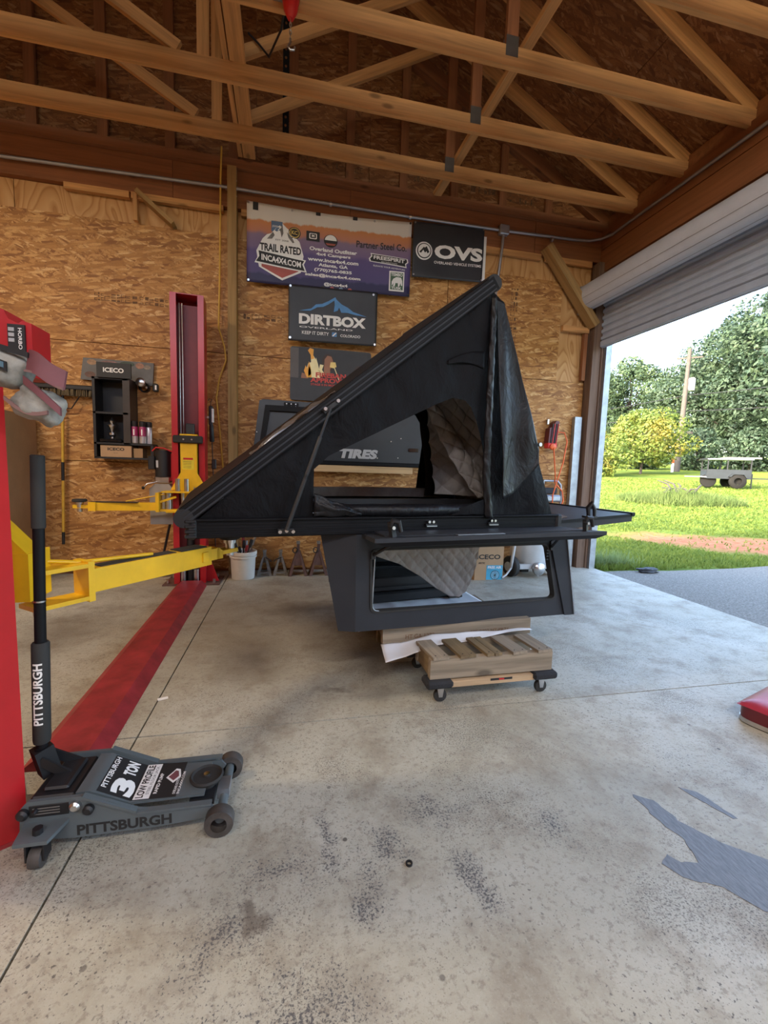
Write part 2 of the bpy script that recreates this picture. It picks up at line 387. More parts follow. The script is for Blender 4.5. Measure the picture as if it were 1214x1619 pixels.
def concrete():
    t = NT('stained_concrete'); P = t.coords('World')
    n1 = t.noise(P, .9, 7, .68, .4); n2 = t.noise(P, 4.2, 7, .7); n3 = t.noise(P, 46, 4, .7); n4 = t.noise(P, 170, 2, .5)
    c = t.ramp(n1, [(.30, (.285, .26, .195)), (.45, (.41, .395, .32)), (.58, (.46, .45, .38)), (.72, (.555, .555, .495))])
    c = t.mix(t.ramp(n2, [(.34, .75), (.52, 0)]), c, (.26, .225, .17))
    c = t.mix(t.ramp(n3, [(.36, .6), (.47, 0)]), c, (.22, .195, .155))
    c = t.mix(t.ramp(n4, [(.58, 0), (.72, .16)]), c, (.60, .59, .55)); n5 = t.noise(P, 150, 4, .75); pit = t.ramp(t.noise(P, 1.7, 4, .6), [(.40, 0), (.62, .13)]); c = t.mix(t.ramp(t.math('MULTIPLY', t.math('SUBTRACT', t.math('ADD', .36, pit), n5), 12, clamp=True), [(0, 0), (1, .85)]), c, (.085, .078, .07))
    # worn specks gathered in patches
    sx = t.n('ShaderNodeSeparateXYZ'); t.l(P, sx.inputs[0])
    wob = t.n('ShaderNodeTexNoise'); t.set(wob, Scale=4.0, Detail=6.0, Roughness=.65); t.l(P, wob.inputs['Vector'])
    wa = t.n('ShaderNodeVectorMath', operation='MULTIPLY_ADD'); wa.inputs[1].default_value = (.34, .5, 0); t.l(wob.outputs['Color'], wa.inputs[0]); t.l(P, wa.inputs[2])
    def blob(x, y, rx, ry, a=0.0, soft=.5):
        mp = t.n('ShaderNodeMapping', vector_type='TEXTURE'); mp.inputs['Location'].default_value = (x+.17, y+.25, 0); mp.inputs['Rotation'].default_value = (0, 0, a); mp.inputs['Scale'].default_value = (rx, ry, 1)
        t.l(wa.outputs[0], mp.inputs[0]); ln = t.n('ShaderNodeVectorMath', operation='LENGTH'); t.l(mp.outputs[0], ln.inputs[0])
        return t.ramp(ln.outputs['Value'], [(1-soft, 1), (1, 0)])
    def union(bs):
        r = bs[0]
        for b in bs[1:]: r = t.math('MAXIMUM', r, b)
        return r
    patches = union([blob(.24, 1.13, .09, .17, 0, .8), blob(.14, 1.33, .06, .15, 0, .8), blob(.57, 1.15, .07, .16, 0, .8), blob(.52, 1.42, .2, .1, 0, .9), blob(.33, 1.27, .08, .1, 0, .9), blob(-.02, 1.25, .22, .12, 0, .95), blob(-.18, 1.08, .2, .14, 0, .95), blob(.93, 1.27, .12, .1, 0, .95), blob(.05, .85, .3, .1, 0, .95), blob(-.3, .9, .3, .1, 0, .95)])
    grain = t.noise(P, 125, 4, .7); thr = t.math('SUBTRACT', t.math('ADD', .36, t.math('MULTIPLY', patches, .17)), grain); sp = t.ramp(t.math('MULTIPLY', thr, 14, clamp=True), [(0, 0), (1, .92)])
    c = t.mix(t.math('MULTIPLY', sp, t.ramp(patches, [(0, 0), (.3, 1)])), c, (.06, .062, .072)); c = t.mix(t.math('MULTIPLY', patches, .22), c, (.16, .155, .15))
    sp2 = t.ramp(t.noise(P, 85, 2, .5), [(.325, .8), (.36, 0)]); area = t.ramp(t.noise(P, 2.2, 2), [(.42, 0), (.6, 1)])
    c = t.mix(t.math('MULTIPLY', sp2, area), c, (.075, .07, .068))
    oil = union([blob(.10, 3.75, .42, .22, .2, .8), blob(.55, 3.4, .3, .5, 0, .8), blob(-.25, 2.85, .3, .5, 0, .9), blob(.26, 2.3, .16, .07, 0, .8), blob(-.09, 1.11, .045, .08, .3), blob(.45, 3.9, .25, .12, 0, .7), blob(-1.6, 3.4, .5, .8, 0, .9), blob(.55, 2.7, .3, .35, 0, .9), blob(-.85, 1.15, .15, .07, .2, .8)])
    dirt = blob(-.25, 3.5, 1.5, 1.75, 0, .8); c = t.mix(t.math('MULTIPLY', dirt, .55), c, (.22, .165, .11)); c = t.mix(t.math('MULTIPLY', oil, .62), c, (.085, .062, .048))
    drips = t.vor(t.coords('World'), 7.0, 'Distance'); dr = t.ramp(drips, [(.045, .8), (.065, 0)]); dm = t.ramp(t.noise(P, 1.1, 2), [(.45, 0), (.6, 1)])
    c = t.mix(t.math('MULTIPLY', dr, dm), c, (.05, .045, .045))
    t.col(c); t.bump(t.math('ADD', n3, t.math('MULTIPLY', n4, .4)), .22, .004)
    return t.p(t.ramp(n2, [(.3, .62), (.7, .42)]), 0, .42)
M['concrete'] = concrete()
M['joint'] = paint('dark_joint_filler', (.045, .038, .032), .9)
M['asphalt'] = (lambda t: (t.col(t.ramp(t.noise(t.coords('World'), 60, 4, .7), [(.3, (.085, .080, .070)), (.55, (.20, .188, .165)), (.75, (.34, .325, .295))])), t.bump(t.noise(t.coords('World'), 70, 3), .5, .01), t.p(.85, 0, .3))[-1])(NT('old_asphalt'))

floor = MB().box((XL, YF, -.12), (3.99, 5.30, -.014)).build('floor', M['joint'])
tag(floor, 'stained bare concrete garage floor with saw-cut joints', 'floor', kind='structure')
gx, gy = -.665, 2.03
for x0, x1 in ((XL, gx), (gx, 3.995)):
    for y0, y1 in ((YF, -1.05), (-1.05, gy), (gy, 5.30)):
        bx('slab', (x0+.004, y0+.004, -.1), (x1-.004, y1-.004, 0), M['concrete'], floor)
M['tar'] = (lambda t: (t.col(t.ramp(t.noise(t.coords(scale=(3.2, .6, 1), rot=(0, 0, .9)), 40, 5, .75), [(.3, (.10, .115, .135)), (.7, (.24, .26, .285))])), t.p(.55, 0, .4))[-1])(NT('grey_sealant'))
def smear(pts, name='sealant_smear', mat=None):
    m = MB(); q = []
    for i in range(len(pts)):
        a = Vector((*pts[i], 0)); b = Vector((*pts[(i+1) % len(pts)], 0))
        for k in range(6):
            p = a.lerp(b, k/6); w = noise.noise(p*26)*.012; q.append((p.x+w, p.y-w))
    m.prism([(x, y, .0002) for x, y in q], (0, 0, .0012)); return m.build(name, mat or M['tar'], floor)
smear([(1.33, 1.335), (1.39, 1.29), (1.40, 1.19), (1.46, 1.09), (1.56, 1.00), (1.66, .90), (1.52, .80), (1.36, .87), (1.31, .955), (1.22, 1.00), (1.19, 1.055), (1.235, 1.085), (1.255, 1.05), (1.315, 1.035), (1.345, 1.12), (1.325, 1.22)])
smear([(1.545, 1.34), (1.60, 1.30), (1.615, 1.23), (1.63, 1.16), (1.605, 1.17), (1.585, 1.24), (1.555, 1.29)])

# ---- back wall: separate sheets, boards and studs
wall_back = MB().prism([(XL-.1, WALL_Y+.04, 0), (3.99, WALL_Y+.04, 0), (3.99, WALL_Y+.04, 4.40), (RIDGE_X, WALL_Y+.04, 6.86), (XL-.1, WALL_Y+.04, 4.40)], (0, .10, 0)).build('wall_back', M['header'])
tag(wall_back, 'back gable wall clad in oriented strand board sheets', 'wall', kind='structure')
def panel(name, x0, x1, z0, z1, mat, par=wall_back, y0=WALL_Y, y1=WALL_Y+.038): return bx(name, (x0+.0035, y0, z0+.0035), (x1-.0035, y1, z1-.0035), mat, par)
for r, (z0, z1) in enumerate(((0.03, 1.22), (1.22, 2.44), (2.44, 3.66))):
    cuts = [XL, -3.06, -.62, 1.82, 3.755] if r < 2 else [XL, -3.06, -.62, 1.82, 3.35]
    for a, b in zip(cuts, cuts[1:]): panel('strand_board_sheet', a, b, z0, z1, M['osb'])
panel('plywood_sheet', 3.35, 3.755, 2.44, 3.93, M['plywood'], y0=WALL_Y+.02)
for a, b in ((-5.2, -2.66), (-2.66, -.62), (-.62, 1.2), (1.2, 3.35)): panel('plywood_sheet', a, b, 3.66, 3.93, M['plywood'], y0=WALL_Y+.022)
for a, b in ((XL, -3.6), (-3.6, -1.21), (-1.21, .62), (.62, 2.9), (2.9, 3.87)):
    for z0, z1 in ((3.93, 4.11), (4.11, 4.30)): bx('header_board', (a+.002, WALL_Y-.04, z0+.002), (b-.002, WALL_Y+.03, z1-.002), M['header'], wall_back)
for a, b in ((-2.2, -1.62), (-1.60, -.72)): member('ledger_board', (a, WALL_Y-.025, 3.905), (b, WALL_Y-.025, 3.905), .05, .06, M['lumber'], wall_back)
for a, b in ((-.54, -.1), (1.9, 3.0), (3.06, 3.72)): member('ledger_board', (a, WALL_Y-.02, 3.90), (b, WALL_Y-.02, 3.90), .04, .07, M['lumber'], wall_back)
# gable sheathing and studs
for x0 in [XL+1.22*k for k in range(8)]:
    x1 = min(x0+1.22, 3.86); xs = [x0, x1] + ([RIDGE_X] if x0 < RIDGE_X < x1 else []); xs.sort()
    poly = [(x0+.002, WALL_Y, 4.302), (x1-.002, WALL_Y, 4.302)]+[(x, WALL_Y, roof_z(x)-.02) for x in reversed(xs)]
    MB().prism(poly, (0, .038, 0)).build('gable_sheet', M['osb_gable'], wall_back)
member('gable_plate', (XL, WALL_Y-.045, 4.345), (3.86, WALL_Y-.045, 4.345), .09, .085, M['header'], wall_back)
for k in range(-4, 7):
    x = .61*k - .005
    if -5 < x < 3.6: member('gable_stud', (x, WALL_Y-.045, 4.39), (x, WALL_Y-.045, roof_z(x)-.16), .09, .04, M['header'], wall_back, up=(0, 1, 0))
for sx in (1, -1):
    x1 = 3.86 if sx > 0 else 2*RIDGE_X-3.86
    member('gable_rafter', (x1, WALL_Y-.045, roof_z(x1)-.085), (RIDGE_X, WALL_Y-.045, roof_z(RIDGE_X)-.085), .09, .14, M['header'], wall_back)
# knee braces and blocking on the wall
member('knee_brace', (-1.535, WALL_Y-.05, 3.93), (-1.20, WALL_Y-.05, 3.66), .04, .14, M['post'], wall_back, up=(0, 1, 0))
member('blocking', (-1.56, WALL_Y-.045, 3.66), (-1.56, WALL_Y-.045, 3.92), .04, .05, M['lumber'], wall_back)
member('knee_brace', (3.02, WALL_Y-.11, 3.99), (3.76, WALL_Y-.11, 3.13), .09, .14, M['post'], wall_back, up=(0, 1, 0))
member('blocking', (3.36, WALL_Y-.03, 3.09), (3.74, WALL_Y-.03, 3.09), .05, .07, M['lumber'], wall_back)
member('blocking', (3.70, WALL_Y-.03, 2.46), (3.70, WALL_Y-.03, 3.05), .05, .05, M['header'], wall_back)
# stencilled marks on the sheets (faint rows of print)
def stamps(x0, z0, x1, z1, par=wall_back, n=14, y=WALL_Y-.0015, vert=False, seed=1):
    rnd = random.Random(seed); m = MB(); L = (z1-z0) if vert else (x1-x0); W = (x1-x0) if vert else (z1-z0); t = 0
    while t < L:
        w = rnd.uniform(.02, .07)*(.8 if vert else 1); rows = rnd.choice((1, 2, 2, 3))
        for r in range(rows):
            a, b = r/rows+.06, (r+rnd.uniform(.5, .85))/rows
            k = rnd.choice((0, 0, 1)); e = .006
            q = [(t, a*W), (t+w*.85, b*W)]
            rects = [((q[0][0], q[0][1]), (q[1][0], q[1][1]))] if k == 0 and rnd.random() < .5 else [((q[0][0], q[0][1]), (q[1][0], q[0][1]+e)), ((q[0][0], q[1][1]-e), (q[1][0], q[1][1])), ((q[0][0], q[0][1]), (q[0][0]+e, q[1][1]))]
            for (a0, b0), (a1, b1) in rects:
                if vert: m.add([(x0+b0, y, z0+a0), (x0+b1, y, z0+a0), (x0+b1, y, z0+a1), (x0+b0, y, z0+a1)], [(0, 1, 2, 3)])
                else: m.add([(x0+a0, y, z0+b0), (x0+a1, y, z0+b0), (x0+a1, y, z0+b1), (x0+a0, y, z0+b1)], [(0, 1, 2, 3)])
        t += w*rnd.uniform(1.0, 1.4)
    return m.build('stencil_print', M['stamp'], par, fix=False)
M['stamp'] = paint('faded_stencil_ink', (.13, .062, .025), .8, var=.6, scale=40)
stamps(-1.98, 2.86, -1.12, 2.95, seed=3); stamps(-.52, 2.82, -.08, 2.90, seed=4); stamps(2.64, 2.62, 2.75, 3.52, vert=True, seed=5)
for k, (x, z) in enumerate(((-2.05, 4.72), (-1.65, 4.68), (.08, 4.62), (.42, 4.60), (1.35, 4.62), (2.05, 4.62), (2.55, 4.58), (-2.75, 4.75))): stamps(x, z-.1, x+.32, z+.1, seed=10+k)

# ---- right wall with the roll-up door opening and an added unseen daylight opening, other walls
wr = MB()
wr.box((XR, .45, 0), (4.0, 1.38, 3.3)); wr.box((XR, YF, 0), (4.0, -3.2, 3.3)); wr.box((XR, 5.04, 0), (4.0, WALL_Y+.14, 3.3)); wr.box((XR, YF, 3.3), (4.0, WALL_Y+.14, 4.46))
wall_right = wr.build('wall_right', M['header']); tag(wall_right, 'dark wood framed side wall around the roll-up door', 'wall', kind='structure')
member('header_board', (3.845, 1.2, 4.19), (3.845, 5.12, 4.19), .04, .22, M['header'], wall_right)
member('header_board', (3.845, 1.2, 3.93), (3.845, 5.12, 3.93), .04, .28, M['header'], wall_right)
bx('jamb_post', (3.755, 5.03, 0), (3.868, 5.16, 3.9), M['jamb'] if 'jamb' in M else M.setdefault('jamb', wood('dark_jamb_post', (.20, .125, .085), axis='Z')), wall_right)
wall_left = bx('wall_left', (XL-.12, YF, 0), (XL, WALL_Y+.14, 4.46), M['osb']); tag(wall_left, 'left side wall of strand board', 'wall', kind='structure')
wall_front = MB().box((XL-.12, YF-.12, 0), (4.0, YF, 4.46)).build('wall_front', M['osb']); tag(wall_front, 'front wall of strand board', 'wall', kind='structure')

# ---- roof sheathing
ceiling = MB()
for sx in (1, -1):
    xe = 4.2 if sx > 0 else 2*RIDGE_X-4.2
    ceiling.prism([(xe, YF-.1, roof_z(xe)+.03), (RIDGE_X, YF-.1, roof_z(RIDGE_X)+.03), (RIDGE_X, YF-.1, roof_z(RIDGE_X)+.09), (xe, YF-.1, roof_z(xe)+.09)], (0, WALL_Y-YF+.3, 0))
ceiling = ceiling.build('ceiling', M['dark_inside']); tag(ceiling, 'sloping roof sheathed in strand board panels', 'ceiling', kind='structure')
ca, sa = 1/math.hypot(1, .52), .52/math.hypot(1, .52)
rows = [4.13-1.07*k for k in range(4)]+[RIDGE_X]
for side in (1, -1):
    for i in range(len(rows)-1):
        xa, xb = rows[i], rows[i+1]
        if xa-xb < .05: continue
        off = 0 if i % 2 else 1.22
        y = YF-off
        while y < WALL_Y+.1:
            y0, y1 = max(y, YF), min(y+2.44, WALL_Y+.02); y += 2.44
            if y1-y0 < .1: continue
            x0, x1 = (xa, xb) if side > 0 else (2*RIDGE_X-xa, 2*RIDGE_X-xb)
            a = .003 if x1 < x0 else -.003
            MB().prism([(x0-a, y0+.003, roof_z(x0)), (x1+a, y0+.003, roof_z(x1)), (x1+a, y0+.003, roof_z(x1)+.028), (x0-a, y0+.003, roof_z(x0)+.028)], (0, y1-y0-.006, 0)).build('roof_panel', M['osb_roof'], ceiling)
def roof_mark(x, y, w, h):
    m = MB()
    for i in range(5):
        for (a0, b0, a1, b1) in ((0, .1, 1, .2), (0, .75, 1, .85)) if i != 2 else ((.1, .1, .9, .9),):
            q = [(x+w*(i+a0*.8)/5, y+h*b0), (x+w*(i+a1*.8)/5, y+h*b0), (x+w*(i+a1*.8)/5, y+h*b1), (x+w*(i+a0*.8)/5, y+h*b1)]
            m.add([(u, v, roof_z(u)-.002) for u, v in q], [(0, 1, 2, 3)])
    m.build('stencil_print', M['stamp'], ceiling, fix=False)
roof_mark(2.2, 3.2, .35, .12); roof_mark(2.5, 4.2, .3, .12); roof_mark(3.2, 4.3, .3, .12)

# ---- roof trusses
M['plate'] = paint('dull_truss_plate', (.12, .105, .09), .5, .6)
proto = None
def truss(y):
    t = thing('roof_truss', (RIDGE_X, y, 4.27), 'x', 'truss', 'pine roof trusses')
    xl = 2*RIDGE_X-XR
    member('bottom_chord', (xl, y, 4.335), (XR, y, 4.335), .04, .14, M['lumber'], t)
    for s in (1, -1):
        f = lambda x: x if s > 0 else 2*RIDGE_X-x
        member('top_chord', (f(3.86), y, roof_z(3.86)-.085), (f(RIDGE_X+.02), y, roof_z(RIDGE_X)-.085), .04, .14, M['lumber'], t)
        member('web', (f(1.58), y, 4.405), (f(1.58), y, roof_z(1.58)-.16), .04, .09, M['header'], t, up=(1, 0, 0))
        member('web', (f(-.52), y, 4.43), (f(1.50), y, roof_z(1.5)-.20), .04, .09, M['lumber'], t)
        for yy in (-.0215, .0215):
            MB().box((f(1.58)-.05, y+yy-.001, 4.33), (f(1.58)+.05, y+yy+.001, 4.47)).build('truss_plate', M['plate'], t)
    member('web', (RIDGE_X, y, 4.405), (RIDGE_X, y, roof_z(RIDGE_X)-.2), .04, .09, M['lumber'], t, up=(1, 0, 0))
    return t
names = ['pine roof truss nearest the banner wall', 'second pine roof truss out from the banner wall', 'pine roof truss carrying the red chain hoist', 'pine roof truss crossing the top right corner of the view', 'pine roof truss just above the view over the dolly']
for i, y in enumerate((4.63, 3.975, 3.32, 2.665, 2.01)):
    t = truss(y); t['label'] = names[i]
tag(member('truss_runner', (-.425, 1.9, 4.425), (-.45, 5.07, 4.425), .12, .04, M['lumber']), 'flat pine runner board across the truss bottom chords', 'board', 'truss runners')
tag(member('truss_runner', (-.515, 1.9, 4.475), (-.54, 5.07, 4.475), .04, .14, M['lumber']), 'upright pine runner board beside the flat one on the trusses', 'board', 'truss runners')
tag(member('diagonal_brace', (1.60, 5.06, 4.37), (2.27, 1.95, 5.33), .04, .10, M['lumber'], up=(1, 0, .3)), 'long diagonal pine brace rising from the gable wall through the trusses', 'brace')
# ---- wooden post with bolts
post = thing('wooden_post', (-.625, 5.12, 0), 'square treated timber post standing against the strand board wall', 'post')
member('timber', (-.625, 5.12, .0), (-.625, 5.12, 4.30), .09, .145, M['post'], post, up=(0, 1, 0))
for x in (-.66, -.59):
    for z in (4.02, 4.17): MB().cyl((x, 5.078, z), (x, 5.06, z), .013, n=8).build('bolt', M['steel'], post)
# ---- conduit
cd = thing('conduit', (2.45, 5.09, 3.4), 'grey metal conduit running high along the back wall above the banners', 'conduit')
pts = [(-5.2, 5.075, 4.03), (-2.75, 5.075, 4.05), (-.68, 5.065, 4.09), (1.32, 5.09, 4.10), (2.45, 5.09, 4.115), (3.4, 5.09, 4.14), (3.62, 5.08, 4.15), (3.74, 5.02, 4.16), (3.80, 4.90, 4.165), (3.80, 4.4, 4.17), (3.80, 1.4, 4.17)]
rod('pipe', pts, .017, M['pipe'], cd)
bx('junction_box', (2.40, 5.05, 4.06), (2.52, 5.12, 4.17), M['pipe'], cd, .01)
rod('drop_pipe', [(2.46, 5.09, 4.08), (2.455, 5.10, 3.9), (2.42, 5.12, 3.4), (2.42, 5.12, 1.2)], .016, M['pipe'], cd)
for x in (-.68, .4, 1.3, 3.1): MB().cyl((x-.012, 5.085, 4.095), (x+.012, 5.085, 4.095), .025, n=10).build('clamp', M['steel'], cd)

# ---- roll-up door
M['slat'] = paint('blue_grey_door_slat', (.44, .50, .60), .4, var=.06)
M['drum'] = paint('pale_door_drum', (.58, .60, .65), .42, var=.05)
door = thing('door_1', (3.86, 3.2, 2.87), 'blue grey corrugated roll-up door raised under its drum', 'door', kind='structure')
dm = MB(); n = 40; rr = .155
vs = []
def drum_pt(q, y): return (3.655+rr*math.cos(q), y, 3.47+rr*math.sin(q))
for y in (1.30, 5.115):
    dm.v += [Vector(drum_pt(2*math.pi*j/n, y)) for j in range(n)]
dm.f += [(j, (j+1) % n, n+(j+1) % n, n+j) for j in range(n)]+[tuple(range(n-1, -1, -1)), tuple(range(n, 2*n))]
drum = dm.build('drum', M['drum'], door, smooth=True)
for q in (200, 232, 264): 
    a = drum_pt(R(q), 1.3); b = drum_pt(R(q), 5.115); MB().bar(a, b, .004, .004).build('drum_seam', M['pipe'], drum)
z = 3.60; k = 0
while z > 2.90:
    prof = [(3.868, z), (3.868, z-.012), (3.845, z-.026), (3.845, z-.058), (3.868, z-.072), (3.868, z-.082), (3.876, z-.082), (3.876, z)]
    MB().prism([(x, 1.42, zz) for x, zz in prof], (0, 3.60, 0)).build('slat', M['slat'], door); z -= .083
bx('bottom_bar', (3.835, 1.42, 2.865), (3.885, 5.02, 2.94), M['slat'], door, .01)
bx('guide_track', (3.90, 5.00, 0), (4.01, 5.038, 3.24), M['galv'], door)
bx('guide_track', (3.87, 5.012, 0), (3.90, 5.038, 3.24), M['jamb'], door)
bx('guide_track', (3.90, 4.965, 0), (3.912, 5.00, 3.18), M['galv'], door)
bx('guide_track', (3.83, 1.385, 0), (3.93, 1.42, 3.20), M['drum'], door)
bx('drum_bracket', (3.58, 5.118, 3.28), (3.76, 5.16, 3.62), M['galv'], door)

# ================================================================== two-post lift
lift = thing('vehicle_lift', (-.98, 3.1, 0), 'red and yellow two-post vehicle lift with swing arms', 'lift')
def column(c, ang, h, name='column'):
    """C-section post: local x across, local -y is the open face"""
    T = Matrix.Translation(c) @ Matrix.Rotation(ang, 4, 'Z'); m = MB(T); w, d, t = .15, .125, .012
    m.box((-w, d-t, 0), (w, d, h))
    for s in (-1, 1):
        m.box((s*w, -d, 0), (s*(w-t), d-t, h)); m.box((s*(w-t), -d, 0), (s*(w-.055), -d+t, h))
    m.box((-w, -d, h), (w, d, h+.008))
    o = m.build(name, M['red'], lift)
    return T, o
Tr, col_r = column((-.995, 4.755, .012), R(4), 2.82)
m = MB(Tr); m.box((-.11, -.03, 0), (.11, .111, 2.75)); m.build('column_lining', paint('oxblood_liner', (.15, .008, .012), .5, var=.15), lift)
for x in (-.075, -.05): MB(Tr).cyl((x, -.075, 1.4), (x, -.075, 2.75), .006, n=8).build('lift_cable', M['steel'], lift)
bx('base_plate', (-1.24, 4.585, 0), (-.70, 4.93, .014), M['rust'], lift)
for x, y in ((-1.2, 4.65), (-.76, 4.65), (-1.2, 4.88), (-.76, 4.88)): MB().cyl((x, y, .014), (x, y, .05), .014, n=8).build('anchor_bolt', M['steel'], lift)
MB().prism([(-.845, 4.70, .015), (-.72, 4.70, .015), (-.845, 4.70, .36)], (0, .015, 0)).build('gusset', M['red'], lift)
# cylinder and hoses inside the foot of the post
m = MB(); m.cyl((-.99, 4.70, .02), (-.99, 4.70, .9), .038, n=14); m.build('cylinder', M['black'], lift, smooth=True)
for x in (-1.06, -.93): MB().cyl((x, 4.66, .02), (x, 4.66, .16), .03, n=14).build('cable_pulley', M['steel'], lift, smooth=True)
# carriage on the rear post
car = MB(); car.box((-1.055, 4.60, .88), (-.905, 4.66, 1.44)); car = car.build('carriage', M['yellow'], lift)
for s in (-1, 1):
    x = -.98
    MB().prism([(x+s*.075, 4.60, 1.14), (x+s*.17, 4.60, .965), (x+s*.075, 4.60, .965)], (0, .02, 0)).build('carriage_gusset', M['yellow'], car)
bx('carriage_shelf', (-1.20, 4.46, .945), (-.79, 4.62, .96), M['yellow'], car)
bx('carriage_shelf', (-1.16, 4.46, .755), (-.80, 4.62, .77), M['yellow'], car)
MB().box((-1.12, 4.575, 1.425), (-.845, 4.60, 1.50), .01).build('stop_bar', M['rubber'], car)
for x in (-1.02, -.945): MB().cyl((x, 4.575, 1.462), (x, 4.568, 1.462), .008, n=8).build('bolt', M['steel'], car)
bx('top_plate', (-1.06, 4.60, 1.50), (-.90, 4.66, 1.515), M['yellow'], car)
bx('limit_block', (-1.01, 4.62, 1.515), (-.93, 4.66, 1.62), M['black'], car, .006)
lab = bx('warning_label', (-1.04, 4.598, 1.17), (-.93, 4.60, 1.29), paint('yellow_label', (.75, .58, .03), .5), car)
bx('warning_label', (-1.03, 4.597, 1.265), (-.94, 4.599, 1.285), M['red_plastic'], car)
for z in (1.245, 1.23, 1.215, 1.20, 1.185): bx('warning_label', (-1.03, 4.597, z), (-.955, 4.599, z+.003), M['black_print'], car)
for x in (-1.065, -.985):
    m = MB(); m.lathe((x, 4.52, .96), [(.022, 0), (.022, .12), (.017, .12), (.017, .09)]); m.build('adapter_post', M['steel'], lift, smooth=True)
MB().cyl((-.915, 4.52, .96), (-.915, 4.52, 1.0), .006, n=8).build('adapter_pin', M['steel'], lift)
def pad(c, par, r=.06):
    m = MB(); m.lathe(c, [(.02, -.09), (.02, -.05), (.026, -.05), (.026, -.02), (.035, -.02), (.035, 0)]); p = m.build('pad_screw', M['steel'], par, smooth=True)
    m = MB(); m.lathe(Vector(c), [(r*.85, 0), (r, .006), (r, .018), (r*.9, .026), (.001, .026)]); return m.build('rubber_pad', M['rubber'], par, smooth=True)
# rear arm, swung to the left
arm2 = MB().bar((-1.80, 4.45, .81), (-1.24, 4.50, .81), .07, .075).build('swing_arm', M['yellow'], lift)
MB().box((-1.245, 4.44, .762), (-1.215, 4.56, .945)).build('arm_clevis', M['yellow'], arm2)
MB().bar((-1.22, 4.5, .855), (-1.08, 4.52, .905), .06, .02).build('arm_clevis', M['yellow'], arm2)
MB().bar((-1.22, 4.5, .775), (-1.0, 4.52, .775), .06, .02).build('arm_clevis', M['yellow'], arm2)
MB().bar((-1.93, 4.44, .808), (-1.80, 4.45, .808), .05, .03).build('arm_extension', M['yellow'], arm2)
MB().box((-1.80, 4.405, .77), (-1.74, 4.495, .852)).build('arm_collar', M['yellow'], arm2)
bx('arm_top_grip', (-1.80, 4.42, .848), (-1.40, 4.49, .854), M['rubber'], arm2)
rod('arm_release_rod', [(-1.50, 4.45, .86), (-1.15, 4.5, .935)], .006, M['yellow'], arm2)
pad((-1.88, 4.44, .85), arm2)
for x in (-1.15, -1.02): MB().cyl((x, 4.52, .77), (x, 4.52, .945), .03 if x < -1.1 else .014, n=16).build('arm_pin', M['steel'], arm2, smooth=True)
# front post, turned towards the doors
cA = Vector((-.83, 1.515, 0)); a30 = R(30)
ctr = cA + Matrix.Rotation(a30, 3, 'Z') @ Vector((-.15, .125, 0))
Tf, col_f = column((ctr.x, ctr.y, .012), a30+math.pi, 2.82)
m = MB(Matrix.Translation((ctr.x, ctr.y, 0)) @ Matrix.Rotation(a30, 4, 'Z')); m.box((-.24, -.128, 0), (.152, .24, .014)); m.build('base_plate', M['red_dull'], lift)
# strip between the posts (bevelled cable cover)
def strip(y): return [(-1.06, y, 0), (-.75-.0, y, 0), (-.84, y, .055), (-.99, y, .055)]
MB().prism([(-1.04, 1.86, .001), (-.745, 1.86, .001), (-.80, 1.86, .05), (-.98, 1.86, .05)], (-.075, 2.74, 0)).build('cable_cover', M['red_dull'], lift)
# carriage and long arm on the front post
car2 = MB(); car2.box((-1.0, 1.70, .74), (-.885, 1.84, .91)); car2.prism([(-.96, 1.705, .91), (-.89, 1.705, .91), (-.985, 1.705, 1.02)], (0, .09, 0)); car2 = car2.build('carriage', M['yellow'], lift)
A0, A1 = Vector((-.80, 1.90, .765)), Vector((-.43, 2.38, .765)); ad = (A1-A0).normalized(); an = Vector((ad.y, -ad.x, 0))
arm = MB().bar(A0, A1, .085, .095).build('swing_arm', M['yellow'], lift)
MB().bar(A0-ad*.01, A0+ad*.014, .10, .16).build('arm_head', M['yellow'], arm)
for z in (.83, .70):
    m = MB(); m.prism([Vector((-.93, 1.76, z-.008))+o for o in (an*.06-ad*0, an*-.05)]+[A0+ad*.01+an*-.05+Vector((0, 0, z-.008-A0.z)), A0+ad*.01+an*.05+Vector((0, 0, z-.008-A0.z))], (0, 0, .016)); m.build('arm_fork', M['yellow'], arm)
MB().cyl((-.91, 1.80, .66), (-.91, 1.80, .87), .02, n=14).build('arm_pivot_pin', M['steel'], arm, smooth=True)
MB().bar(A1-ad*.01, A1+ad*.07, .06, .06).build('arm_extension', M['yellow'], arm)
MB().prism([A1+ad*.05+an*.03+Vector((0, 0, .035)), A1+ad*.09+an*.03+Vector((0, 0, .012)), A1+ad*.09+an*.03+Vector((0, 0, -.03)), A1+ad*.05+an*.03+Vector((0, 0, -.03))], an*-.06).build('arm_extension', M['yellow'], arm)
MB().bar(A1+ad*.08, A1+ad*.20, .06, .022).build('arm_extension', M['yellow'], arm)
MB().bar(A1-ad*.06, A1-ad*.025, .10, .05).build('arm_collar', M['yellow'], arm)
MB().bar(A0+ad*.05+Vector((0, 0, .049)), A1-ad*.20+Vector((0, 0, .049)), .06, .003).build('arm_top_grip', M['rubber'], arm)
MB().bar(A1-ad*.18+Vector((0, 0, .051)), A1-ad*.03+Vector((0, 0, .051)), .08, .006).build('arm_top_grip', M['rubber'], arm)
rod('arm_release_rod', [(-.90, 1.82, .86), A0+ad*-.02+Vector((0, 0, .075)), A0+ad*.30+Vector((0, 0, .055))], .008, M['yellow'], arm)
P = A1+ad*.17
pad((P.x, P.y, .825), arm, .055)
